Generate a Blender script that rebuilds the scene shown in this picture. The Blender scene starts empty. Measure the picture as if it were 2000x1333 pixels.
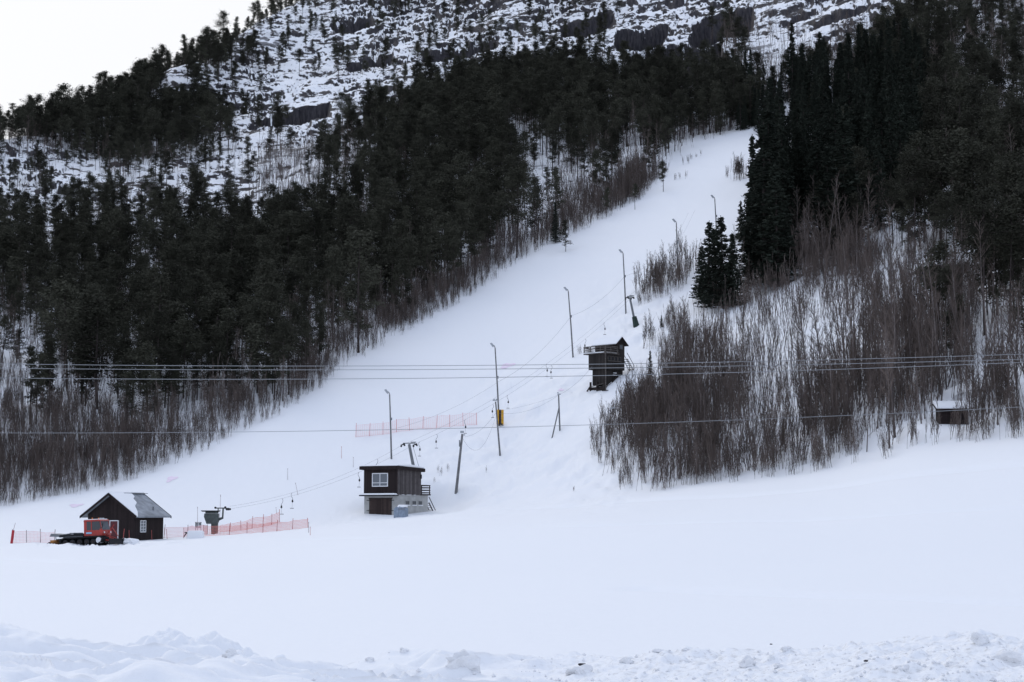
import bpy, math, random
import numpy as np
from mathutils import Vector, Matrix
SC = bpy.context.scene
COL = SC.collection
R = math.radians
# ------------------------------------------------------------------ camera, world, sun, exposure
FPX = 3500.0; CAMZ = 3.0; PITCH = math.atan((1010 - 666.5) / FPX)
cam_d = bpy.data.cameras.new("camera"); cam = bpy.data.objects.new("camera", cam_d); COL.objects.link(cam)
cam.location = (0, 0, CAMZ); cam.rotation_euler = (math.pi / 2 + PITCH, 0, 0)
cam_d.sensor_width = 36; cam_d.lens = FPX / 2000 * 36; cam_d.clip_end = 6000; cam_d.clip_start = .5
SC.camera = cam
W = bpy.data.worlds.new("World"); SC.world = W; W.use_nodes = True
nt = W.node_tree; N = nt.nodes; L = nt.links; bg = N['Background']
SUN_EL, SUN_AZ = 38.0, -25.0      # sun high behind the left shoulder of the mountain, veiled by cloud
sky = N.new('ShaderNodeTexSky'); sky.sky_type = 'NISHITA'; sky.sun_disc = False
sky.sun_elevation = R(SUN_EL); sky.sun_rotation = R(SUN_AZ)
sm = N.new('ShaderNodeMix'); sm.data_type = 'RGBA'; sm.blend_type = 'MULTIPLY'; sm.inputs[0].default_value = 1
L.new(sky.outputs[0], sm.inputs[6]); sm.inputs[7].default_value = (.11, .11, .11, 1)
geo = N.new('ShaderNodeTexCoord')
dot = N.new('ShaderNodeVectorMath'); dot.operation = 'DOT_PRODUCT'; L.new(geo.outputs['Generated'], dot.inputs[0])
_a, _e = R(-28), R(12)
dot.inputs[1].default_value = (math.sin(_a) * math.cos(_e), math.cos(_a) * math.cos(_e), math.sin(_e))
rmp = N.new('ShaderNodeMapRange'); rmp.interpolation_type = 'SMOOTHSTEP'
L.new(dot.outputs['Value'], rmp.inputs[0]); rmp.inputs[1].default_value = .35; rmp.inputs[2].default_value = .97
veil = N.new('ShaderNodeMix'); veil.data_type = 'RGBA'; L.new(rmp.outputs[0], veil.inputs[0])
veil.inputs[6].default_value = (.695, .785, 1.0, 1); veil.inputs[7].default_value = (.93, .93, .945, 1)
cn = N.new('ShaderNodeTexNoise'); cn.inputs['Scale'].default_value = 2.2; cn.inputs['Detail'].default_value = 4
L.new(geo.outputs['Generated'], cn.inputs[0])
cm = N.new('ShaderNodeMapRange'); L.new(cn.outputs[0], cm.inputs[0]); cm.inputs[1].default_value = .3; cm.inputs[2].default_value = .7
cm.inputs[3].default_value = .96; cm.inputs[4].default_value = 1.0
vm = N.new('ShaderNodeVectorMath'); vm.operation = 'SCALE'; L.new(veil.outputs[2], vm.inputs[0]); L.new(cm.outputs[0], vm.inputs['Scale'])
fin = N.new('ShaderNodeMix'); fin.data_type = 'RGBA'; fin.inputs[0].default_value = .9
L.new(sm.outputs[2], fin.inputs[6]); L.new(vm.outputs[0], fin.inputs[7])
L.new(fin.outputs[2], bg.inputs[0]); bg.inputs[1].default_value = 1.0
sd = bpy.data.lights.new("sun", 'SUN'); so = bpy.data.objects.new("sun", sd); COL.objects.link(so)
sd.energy = .55; sd.angle = R(35); sd.color = (1, .97, .93)
so.rotation_euler = (R(90 - SUN_EL), 0, R(180 - SUN_AZ)); so.location = (0, 0, 300)
SC.view_settings.view_transform = 'Standard'; SC.view_settings.look = 'None'
SC.view_settings.exposure = 0.10; SC.view_settings.gamma = 1; SC.view_settings.use_curve_mapping = False
SC.cycles.max_bounces = 5; SC.cycles.diffuse_bounces = 3; SC.cycles.transparent_max_bounces = 12

# ------------------------------------------------------------------ geometry helpers
CP, SP = math.cos(PITCH), math.sin(PITCH)
def ray(px, py):
    u = (px - 1000) / FPX; v = (666.5 - py) / FPX
    return u, CP - v * SP, SP + v * CP
def azel(px, py):
    x, y, z = ray(px, py); return math.atan2(x, y), z / math.hypot(x, y)
def P(px, py, d):
    a, e = azel(px, py); return Vector((d * math.sin(a), d * math.cos(a), CAMZ + e * d))
def proj(x, y, z):
    dz = z - CAMZ; dep = y * CP + dz * SP
    dep = np.where(np.abs(dep) < 1e-3, 1e-3, dep)
    return 1000 + FPX * x / dep, 666.5 - FPX * (-y * SP + dz * CP) / dep
def smooth(a, b, t):
    t = np.clip((t - a) / (b - a), 0, 1); return t * t * (3 - 2 * t)
def _hash(ix, iy, s):
    h = (ix.astype(np.int64) * 374761393 + iy.astype(np.int64) * 668265263 + s * 1442695041) & 0xffffffff
    h = ((h ^ (h >> 13)) * 1274126177) & 0xffffffff
    return ((h ^ (h >> 16)) & 0xffffff) / float(0xffffff)
def vnoise(x, y, s=0):
    ix = np.floor(x); iy = np.floor(y); fx = x - ix; fy = y - iy
    fx = fx * fx * fx * (fx * (fx * 6 - 15) + 10); fy = fy * fy * fy * (fy * (fy * 6 - 15) + 10)
    a = _hash(ix, iy, s); b = _hash(ix + 1, iy, s); c = _hash(ix, iy + 1, s); d = _hash(ix + 1, iy + 1, s)
    return (a + (b - a) * fx) * (1 - fy) + (c + (d - c) * fx) * fy - .5
def fbm(x, y, s=0, o=4, g=.5):
    r = 0; a = 1; 
    for i in range(o):
        r = r + a * vnoise(x * 2 ** i + 17.3 * i, y * 2 ** i - 9.1 * i, s + i); a *= g
    return r

# ------------------------------------------------------------------ terrain (heightfield round the viewpoint)
CT = {
 -600: [(1055,190),(1000,240),(870,270),(760,295),(650,330),(550,375),(450,425),(380,475),(340,530)],
 0:    [(1055,195),(988,240),(880,265),(770,290),(660,325),(550,370),(430,430),(340,480),(285,530)],
 200:  [(1053,203),(957,243),(860,265),(760,290),(650,330),(530,380),(400,450),(300,540),(232,600)],
 400:  [(1043,205),(900,248),(820,268),(720,298),(600,345),(480,410),(350,490),(220,600),(130,720)],
 600:  [(1030,208),(870,245),(785,265),(680,295),(560,340),(430,410),(280,520),(130,690),(12,840)],
 800:  [(1008,210),(900,235),(780,262),(640,300),(520,345),(380,420),(220,545),(80,690),(-120,900)],
 1000: [(990,205),(900,230),(780,255),(650,288),(520,330),(380,395),(230,500),(80,650),(-120,860)],
 1200: [(972,190),(880,212),(770,235),(640,272),(520,315),(380,385),(230,485),(80,620),(-120,800)],
 1400: [(950,183),(850,202),(740,225),(620,258),(500,300),(370,365),(230,470),(80,600),(-120,770)],
 1600: [(922,175),(830,190),(720,210),(600,240),(480,280),(350,350),(210,450),(70,570),(-120,730)],
 1800: [(882,165),(790,180),(690,198),(570,228),(450,268),(320,335),(190,425),(60,530),(-120,680)],
 2000: [(855,158),(760,173),(660,192),(540,220),(420,262),(300,325),(170,405),(50,500),(-120,640)],
 2600: [(800,150),(700,165),(600,185),(480,215),(360,255),(240,315),(120,390),(0,480),(-120,600)]}
AZ = np.concatenate([np.linspace(-math.pi, -.75, 24, endpoint=False), np.linspace(-.75, -.31, 90, endpoint=False),
                     np.arange(-.31, .31, .00075), np.linspace(.31, .75, 90, endpoint=False), np.linspace(.75, math.pi, 25)])
DD = np.concatenate([np.arange(2, 18, 1.0), np.arange(18, 30, .065), np.arange(30, 60, .25), np.arange(60, 250, .8),
                     np.arange(250, 450, 1.2), np.arange(450, 960, 1.35), np.arange(960, 1500, 12)])
def pchip(xk, yk, x):
    h = np.diff(xk); s = np.diff(yk) / h; m = np.zeros_like(yk)
    for i in range(1, len(xk) - 1):
        if s[i-1] * s[i] > 0:
            w1 = 2 * h[i] + h[i-1]; w2 = h[i] + 2 * h[i-1]; m[i] = (w1 + w2) / (w1 / s[i-1] + w2 / s[i])
    m[0] = s[0]; m[-1] = s[-1]
    i = np.clip(np.searchsorted(xk, x) - 1, 0, len(xk) - 2); t = (x - xk[i]) / h[i]; t2 = t * t; t3 = t2 * t
    t = np.clip(t, 0, 1)
    return (2*t3-3*t2+1)*yk[i] + (t3-2*t2+t)*h[i]*m[i] + (-2*t3+3*t2)*yk[i+1] + (t3-t2)*h[i]*m[i+1]
cols = sorted(CT); nk = 9
Aa = np.array([[azel(c, CT[c][k][0])[0] for k in range(nk)] for c in cols])
Dk = np.array([[CT[c][k][1] for k in range(nk)] for c in cols], float)
Zk = np.array([[CAMZ + azel(c, CT[c][k][0])[1] * CT[c][k][1] for k in range(nk)] for c in cols])
fine = np.linspace(-.75, .75, 601); ker = np.exp(-np.linspace(-2, 2, 21) ** 2 / 1.1); ker /= ker.sum()
def sm1(v):
    return np.convolve(np.pad(v, 10, mode='edge'), ker, mode='valid')
LD = np.array([sm1(np.interp(fine, Aa[:, k], Dk[:, k])) for k in range(nk)])
LZ = np.array([sm1(np.interp(fine, Aa[:, k], Zk[:, k])) for k in range(nk)])
zf = np.empty((len(AZ), len(DD)))
for i, a in enumerate(AZ):
    ac = min(max(a, -.75), .75)
    ld = np.array([np.interp(ac, fine, LD[k]) for k in range(nk)]); lz = np.array([np.interp(ac, fine, LZ[k]) for k in range(nk)])
    rise = lz[0]
    xk = np.concatenate([[0, 30, 75, 125], ld, [ld[-1] + 60, ld[-1] + 200, 1600]])
    ridge = lz[-1]
    yk = np.concatenate([[0, .02 * rise, .12 * rise, .42 * rise], lz, [ridge - 6, ridge - 45, ridge - 120]])
    z = pchip(xk, yk, DD)
    zf[i] = z * float(1 - smooth(.75, 1.5, abs(a))) 
A2, D2 = np.meshgrid(AZ, DD, indexing='ij')
X = D2 * np.sin(A2); Y = D2 * np.cos(A2)
def tz(x, y, grid=None):
    g = ZT if grid is None else grid
    a = np.arctan2(x, y); d = np.hypot(x, y)
    i = np.clip(np.searchsorted(AZ, a) - 1, 0, len(AZ) - 2); j = np.clip(np.searchsorted(DD, d) - 1, 0, len(DD) - 2)
    u = (a - AZ[i]) / (AZ[i+1] - AZ[i]); v = (d - DD[j]) / (DD[j+1] - DD[j])
    return (g[i, j]*(1-u)*(1-v) + g[i+1, j]*u*(1-v) + g[i, j+1]*(1-u)*v + g[i+1, j+1]*u*v)
def ground(px, py, dmin=32, grid=None):
    a, e = azel(px, py); ds = np.arange(dmin, 1100, .25)
    z = tz(ds * math.sin(a), ds * math.cos(a), grid)
    hit = np.nonzero((z - CAMZ) / ds >= e)[0]
    d = ds[hit[0]] if len(hit) else 1000.0
    return Vector((d * math.sin(a), d * math.cos(a), float(z[hit[0]] if len(hit) else 200)))
ZT = zf
LEFT_EDGE = [(-300,1010),(0,990),(100,975),(200,957),(300,925),(360,902),(430,870),(500,835),(560,808),(620,770),(660,728),(700,703),(780,657),(870,607),(950,560),(1020,512),(1080,480),(1130,457),(1200,417),(1260,385),(1300,345),(1330,303),(1370,277),(1440,262)]
RIGHT_EDGE = [(1478,266),(1474,420),(1450,500),(1350,532),(1250,568),(1240,600),(1290,586),(1400,545),(1400,575),(1330,605),(1290,630),(1292,690),(1288,738),(1262,772),(1212,808),(1152,852),(1152,900),(1190,940),(1215,968),(1300,961),(1400,950),(1500,936),(1600,920),(1700,905),(1800,881),(1900,863),(2000,856),(2300,835)]
edge = [ground(*p) for p in LEFT_EDGE + RIGHT_EDGE]
OPEN = np.array([(-60, 5)] + [(p.x, p.y) for p in edge] + [(60, 5)])
def poly_sd(x, y, poly):
    n = len(poly); ins = np.zeros(x.shape, bool); d2 = np.full(x.shape, 1e12)
    for i in range(n):
        ax, ay = poly[i]; bx, by = poly[(i + 1) % n]
        ex, ey = bx - ax, by - ay; wx, wy = x - ax, y - ay
        t = np.clip((wx * ex + wy * ey) / (ex * ex + ey * ey), 0, 1)
        d2 = np.minimum(d2, (wx - t * ex) ** 2 + (wy - t * ey) ** 2)
        c = (ay > y) != (by > y)
        if ey != 0: ins ^= c & (x < ax + ex * (y - ay) / ey)
    return np.where(ins, -1, 1) * np.sqrt(d2)
SD = poly_sd(X, Y, OPEN)            # negative on the open snow, positive in the woods
PX, PY = proj(X, Y, zf)
front = (np.abs(A2) < .8)
wild = smooth(0, 14, SD) * front * smooth(150, 190, D2)
Z = zf.copy()
Z += wild * (fbm(X / 38, Y / 38, 3, 3) * 4.5 * smooth(200, 420, D2) + fbm(X / 9, Y / 9, 5, 3) * 1.3)
Z += (1 - wild) * front * smooth(60, 120, D2) * (fbm(X / 26, Y / 26, 8, 2) * .45)
rough = np.zeros_like(Z)           # disturbed snow below the lift line
for cx, cy, rx, ry in [(1000, 900, 190, 70), (1080, 780, 150, 90), (1230, 640, 90, 90), (880, 960, 120, 40), (1150, 920, 90, 60)]:
    rough = np.maximum(rough, np.exp(-((PX - cx) / rx) ** 2 - ((PY - cy) / ry) ** 2))
Z += (1 - wild) * front * smooth(190, 240, D2) * fbm(X / 2.2, Y / 3.4, 67, 3) * .09
Z += rough * front * (fbm(X / 3.0, Y / 3.0, 11, 4, .6) * .85)
rk = np.zeros_like(Z)
for cx, cy, rx, ry, s in [(560, 190, 330, 120, 1), (850, 60, 360, 150, 1), (1150, 40, 260, 150, 1), (1370, 30, 170, 120, .9), (1650, 40, 200, 70, .8),
                          (230, 360, 380, 100, .85), (430, 420, 300, 80, .6), (1900, 200, 120, 260, .45), (1040, 330, 120, 60, .3), (1840, 520, 90, 50, .5), (600, -100, 500, 200, 1), (1300, -100, 700, 150, 1)]:
    rk = np.maximum(rk, s * np.exp(-(((PX - cx) / rx) ** 2 + ((PY - cy) / ry) ** 2) ** 1.6))
rk = rk * wild
patch = smooth(-.12, .22, fbm(X / 17, Y / 22, 21, 3))
for st, sc_, sd_, am in [(5.5, 14, 31, .9), (2.6, 6, 37, 1.0), (1.5, 3.2, 43, .95)]:
    hh = Z + fbm(X / sc_, Y / sc_, sd_, 4, .55) * st * 2.4
    f = hh / st - np.floor(hh / st)
    shp = smooth(.66, .97, f)
    loc = smooth(-.28, .12, fbm(X / (sc_ * 1.3), Y / (sc_ * .8), sd_ + 3, 2))
    Z += rk * am * loc * (shp - f) * st * (.45 + .55 * patch)
for cx, cy, rx, A, dep in [(565, 204, 80, 17, 45), (745, 195, 50, 9, 22), (400, 215, 75, 10, 24), (720, 118, 45, 8, 20), (900, 92, 75, 10, 24), (1320, 92, 90, 34, 60), (1250, 60, 50, 20, 36), (960, 148, 50, 8, 18),
                           (1150, 35, 50, 9, 20), (690, 40, 40, 8, 18), (1410, 40, 60, 16, 30), (1640, 38, 60, 3, 8), (1560, 40, 40, 3, 8), (1660, 512, 30, 1.5, 5), (1855, 522, 32, 1.6, 5)]:
    g = ground(cx, cy, grid=zf); u = (PX - cx + 12 * fbm(Y / 9, X / 30, 71, 2)) / rx
    w = np.clip(1 - u * u, 0, 1) ** .5
    v = D2 - math.hypot(g.x, g.y) - fbm(X / 6, X / 9, 77, 3) * 4
    sh = np.where(v < 0, smooth(-dep, 0, v), 1 - smooth(0, 1.8, v))
    Z -= A * w * sh * (np.abs(u) < 1)
# the ploughed bank and the road verge in front
crest = np.interp(A2, [-.3, -.22, -.1, 0, .1, .25, .3], [1.15, 1.0, .70, .72, .90, 1.06, 1.05])
bank = crest * smooth(33, 26.5, D2 + 2.2 * fbm(X / 3, Y / 3, 51, 2)) * (np.abs(A2) < 1)
nb = smooth(34, 27, D2) * (np.abs(A2) < 1)
Z += bank
leftw = smooth(.06, -.04, A2)
rid = np.maximum(.22 - np.abs(fbm(X / 2.6 + .4 * fbm(Y / 1.2, X / 1.5, 58, 2), Y / 1.7, 57, 3)), 0)
Z += nb * (leftw * (fbm(X / 1.9, Y / 2.6, 52, 3) * .34 + rid * 1.15 + np.abs(fbm(X / .8, Y / 1.0, 53, 3)) * .16)
           + (1 - leftw) * (fbm(X / 1.6, Y / 1.6, 54, 3) * .13 + np.maximum(fbm(X / .32, Y / .4, 55, 3), 0) * .16 + rid * .3 + fbm(X / .12, Y / .15, 56, 2) * .045))
# faint old ski tracks across the field
for pts in [[(560,1056),(900,1040),(1300,1020),(1700,1003),(2100,992)], [(1000,996),(1300,975),(1700,938),(2050,905)], [(1250,1150),(1600,1163),(2100,1180)], [(-50,1090),(120,1100),(330,1106)]]:
    g = [ground(*p) for p in pts]
    ds = np.full(Z.shape, 1e9)
    for a, b in zip(g[:-1], g[1:]):
        ex, ey = b.x - a.x, b.y - a.y; t = np.clip(((X - a.x) * ex + (Y - a.y) * ey) / (ex * ex + ey * ey), 0, 1)
        ds = np.minimum(ds, np.hypot(X - a.x - t * ex, Y - a.y - t * ey))
    Z -= .30 * np.exp(-(ds / .8) ** 2) * front
Z += front * smooth(34, 60, D2) * smooth(260, 200, D2) * fbm(X / 5, Y / 9, 61, 3) * .07
for px, py, rr_ in [(165, 1066, 9), (215, 1064, 8), (425, 1042, 9), (775, 1008, 8)]:      # trampled snow round the machines
    g = ground(px, py, grid=zf); Z += np.exp(-((X - g.x) ** 2 + (Y - g.y) ** 2) / rr_ ** 2) * fbm(X / .9, Y / 1.4, 63, 4, .6) * .22
calm = np.ones_like(Z)
for px, py, ox, oy, r0, r1, gs in [(776, 1007, 1.5, 3.2, 4.6, 9.5, .08), (1834, 830, 1.4, 1.0, 1.8, 5.5, .2), (261, 1057, -1.0, 3.0, 5, 9, .03)]:
    g = ground(px, py, grid=zf); w_ = 1 - smooth(r0, r1, np.hypot(X - g.x - ox, Y - g.y - oy)); tgt = g.z + gs * (Y - g.y)
    Z = Z * (1 - w_) + tgt * w_; calm = calm * (1 - smooth(.0, .3, w_))
ZT = Z

def node_mat(name, base, rough=.8, spec=.3, metal=0, nscale=0, namt=0, bump=0, bscale=20, rnd=0, coord='Object'):
    m = bpy.data.materials.new(name); m.use_nodes = True; n = m.node_tree.nodes; l = m.node_tree.links; b = n['Principled BSDF']
    b.inputs['Roughness'].default_value = rough; b.inputs['Metallic'].default_value = metal; b.inputs['Specular IOR Level'].default_value = spec
    b.inputs['Base Color'].default_value = (*base, 1); src = None
    tc = n.new('ShaderNodeTexCoord')
    if nscale:
        t = n.new('ShaderNodeTexNoise'); t.inputs['Scale'].default_value = nscale; t.inputs['Detail'].default_value = 5; l.new(tc.outputs[coord], t.inputs[0])
        r = n.new('ShaderNodeMapRange'); l.new(t.outputs[0], r.inputs[0]); r.inputs[1].default_value = .3; r.inputs[2].default_value = .7
        r.inputs[3].default_value = 1 - namt; r.inputs[4].default_value = 1 + namt
        s = n.new('ShaderNodeVectorMath'); s.operation = 'SCALE'; s.inputs[0].default_value = base; l.new(r.outputs[0], s.inputs['Scale']); src = s
        l.new(s.outputs[0], b.inputs['Base Color'])
    if rnd:
        oi = n.new('ShaderNodeObjectInfo'); r = n.new('ShaderNodeMapRange'); l.new(oi.outputs['Random'], r.inputs[0]); r.inputs[3].default_value = 1 - rnd; r.inputs[4].default_value = 1 + rnd
        s2 = n.new('ShaderNodeVectorMath'); s2.operation = 'SCALE'; s2.inputs[0].default_value = base
        if src: l.new(src.outputs[0], s2.inputs[0])
        l.new(r.outputs[0], s2.inputs['Scale']); l.new(s2.outputs[0], b.inputs['Base Color'])
    if bump:
        t = n.new('ShaderNodeTexNoise'); t.inputs['Scale'].default_value = bscale; t.inputs['Detail'].default_value = 4; l.new(tc.outputs[coord], t.inputs[0])
        bp = n.new('ShaderNodeBump'); bp.inputs['Strength'].default_value = bump; bp.inputs['Distance'].default_value = .05; l.new(t.outputs[0], bp.inputs['Height']); l.new(bp.outputs[0], b.inputs['Normal'])
    return m
def terrain_mat():
    m = bpy.data.materials.new("snow_and_rock"); m.use_nodes = True; n = m.node_tree.nodes; l = m.node_tree.links; b = n['Principled BSDF']
    g = n.new('ShaderNodeNewGeometry'); sx = n.new('ShaderNodeSeparateXYZ'); l.new(g.outputs['Normal'], sx.inputs[0])
    tc = n.new('ShaderNodeTexCoord')
    nz = n.new('ShaderNodeTexNoise'); nz.inputs['Scale'].default_value = .55; nz.inputs['Detail'].default_value = 7; nz.inputs['Roughness'].default_value = .68; l.new(tc.outputs['Object'], nz.inputs[0])
    ma = n.new('ShaderNodeMath'); ma.operation = 'MULTIPLY_ADD'; l.new(nz.outputs[0], ma.inputs[0]); ma.inputs[1].default_value = -.42; l.new(sx.outputs[2], ma.inputs[2])
    mr = n.new('ShaderNodeMapRange'); l.new(ma.outputs[0], mr.inputs[0]); mr.inputs[1].default_value = .575; mr.inputs[2].default_value = .535; mr.inputs[3].default_value = 0; mr.inputs[4].default_value = 1
    at = n.new('ShaderNodeAttribute'); at.attribute_name = 'stony'
    on = n.new('ShaderNodeTexNoise'); on.inputs['Scale'].default_value = .15; on.inputs['Detail'].default_value = 8; on.inputs['Roughness'].default_value = .66
    om = n.new('ShaderNodeMapping'); om.inputs['Scale'].default_value = (.8, .8, 2.0); l.new(tc.outputs['Object'], om.inputs[0]); l.new(om.outputs[0], on.inputs[0])
    oc = n.new('ShaderNodeMapRange'); l.new(on.outputs[0], oc.inputs[0]); oc.inputs[1].default_value = .545; oc.inputs[2].default_value = .565
    oa = n.new('ShaderNodeAttribute'); oa.attribute_name = 'outcrop'; ox = n.new('ShaderNodeMath'); ox.operation = 'MULTIPLY'; l.new(oc.outputs[0], ox.inputs[0]); l.new(oa.outputs['Fac'], ox.inputs[1])
    oy = n.new('ShaderNodeMath'); oy.operation = 'MAXIMUM'; l.new(ox.outputs[0], oy.inputs[0]); l.new(mr.outputs[0], oy.inputs[1]); mr = oy
    mm = n.new('ShaderNodeMath'); mm.operation = 'MULTIPLY'; l.new(mr.outputs[0], mm.inputs[0]); l.new(at.outputs['Fac'], mm.inputs[1])
    rn = n.new('ShaderNodeTexNoise'); rn.inputs['Scale'].default_value = .9; rn.inputs['Detail'].default_value = 8; rn.inputs['Roughness'].default_value = .7
    mp = n.new('ShaderNodeMapping'); mp.inputs['Scale'].default_value = (1.6, .4, .35); l.new(tc.outputs['Object'], mp.inputs[0]); l.new(mp.outputs[0], rn.inputs[0])
    cr = n.new('ShaderNodeValToRGB'); l.new(rn.outputs[0], cr.inputs[0]); cr.color_ramp.elements[0].position = .35; cr.color_ramp.elements[0].color = (.012, .012, .016, 1)
    cr.color_ramp.elements[1].position = .72; cr.color_ramp.elements[1].color = (.075, .068, .072, 1)
    # grit on the ploughed verge
    gn = n.new('ShaderNodeTexNoise'); gn.inputs['Scale'].default_value = 9; gn.inputs['Detail'].default_value = 6; gn.inputs['Roughness'].default_value = .75; l.new(tc.outputs['Object'], gn.inputs[0])
    gr = n.new('ShaderNodeMapRange'); l.new(gn.outputs[0], gr.inputs[0]); gr.inputs[1].default_value = .5; gr.inputs[2].default_value = .74; gr.inputs[3].default_value = 0; gr.inputs[4].default_value = .6
    ga = n.new('ShaderNodeAttribute'); ga.attribute_name = 'grit'
    gm = n.new('ShaderNodeMath'); gm.operation = 'MULTIPLY'; l.new(gr.outputs[0], gm.inputs[0]); l.new(ga.outputs['Fac'], gm.inputs[1])
    sc = n.new('ShaderNodeMix'); sc.data_type = 'RGBA'; l.new(gm.outputs[0], sc.inputs[0]); sc.inputs[6].default_value = (.86, .87, .885, 1); sc.inputs[7].default_value = (.42, .40, .38, 1)
    mx = n.new('ShaderNodeMix'); mx.data_type = 'RGBA'; l.new(mm.outputs[0], mx.inputs[0]); l.new(sc.outputs[2], mx.inputs[6]); l.new(cr.outputs[0], mx.inputs[7])
    l.new(mx.outputs[2], b.inputs['Base Color'])
    b.inputs['Roughness'].default_value = .7; b.inputs['Specular IOR Level'].default_value = .15
    b1 = n.new('ShaderNodeTexNoise'); b1.inputs['Scale'].default_value = 1.6; b1.inputs['Detail'].default_value = 8; b1.inputs['Roughness'].default_value = .6; l.new(tc.outputs['Object'], b1.inputs[0])
    bp = n.new('ShaderNodeBump'); bp.inputs['Strength'].default_value = .3; bp.inputs['Distance'].default_value = .12; l.new(b1.outputs[0], bp.inputs['Height'])
    l.new(bp.outputs[0], b.inputs['Normal'])
    return m
M_TERR = terrain_mat()
stony = np.clip(rk * 3 + wild * .75, 0, 1); grit = nb * smooth(-.03, .10, A2) + nb * .18
stony = np.maximum(stony, wild * .6) * calm
def terrain_object(name, mask):
    """mask: quads (i,j) kept"""
    ii, jj = np.nonzero(mask); nj = len(DD)
    v = np.stack([ii * nj + jj, (ii + 1) * nj + jj, (ii + 1) * nj + jj + 1, ii * nj + jj + 1], 1)[:, ::-1]
    used, inv = np.unique(v, return_inverse=True); inv = inv.reshape(v.shape)
    me = bpy.data.meshes.new(name); co = np.stack([X.ravel()[used], Y.ravel()[used], Z.ravel()[used]], 1)
    me.vertices.add(len(used)); me.vertices.foreach_set('co', co.ravel())
    me.loops.add(inv.size); me.loops.foreach_set('vertex_index', inv.ravel().astype(np.int32))
    me.polygons.add(len(inv)); me.polygons.foreach_set('loop_start', np.arange(0, inv.size, 4, dtype=np.int32))
    me.polygons.foreach_set('use_smooth', np.ones(len(inv), bool))
    me.update(calc_edges=True)
    for nm, arr in (('stony', stony), ('grit', grit), ('outcrop', np.clip(rk * 1.6, 0, 1))):
        a = me.attributes.new(nm, 'FLOAT', 'POINT'); a.data.foreach_set('value', arr.ravel()[used].astype(np.float32))
    me.materials.append(M_TERR)
    o = bpy.data.objects.new(name, me); COL.objects.link(o); o['kind'] = 'structure'; return o
qsd = SD[:-1, :-1]; foot = np.interp(AZ[:-1], fine, LD[0])[:, None]; qd = D2[:-1, :-1]; qa = np.abs(A2[:-1, :-1])
mwood = (qsd > 0) & (qd > foot - 3) & (qa < .75); mfield = (~mwood) & ((qd < foot) | (qa >= .75)); mpiste = (~mwood) & (~mfield)
terrain_object("mountainside", mwood)['label'] = "steep snowy mountainside with dark rock outcrops under the forest"
terrain_object("snow_field", mfield)['label'] = "flat open snow covered field in front of the ski slope"
terrain_object("ski_slope", mpiste)['label'] = "groomed white ski slope climbing between the woods"
# the camera stands on the road: a small disc of ground under it
me = bpy.data.meshes.new("road"); 
vv = [(0, 0, .0)] + [(2.0 * math.sin(2 * math.pi * i / 24), 2.0 * math.cos(2 * math.pi * i / 24), .0) for i in range(24)]
me.from_pydata(vv, [], [(0, (i + 1) % 24 + 1, i + 1) for i in range(24)]); me.materials.append(M_TERR)
rd = bpy.data.objects.new("road", me); COL.objects.link(rd); rd['kind'] = 'structure'; rd.location.z = float(tz(np.array(0.), np.array(2.)))

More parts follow.
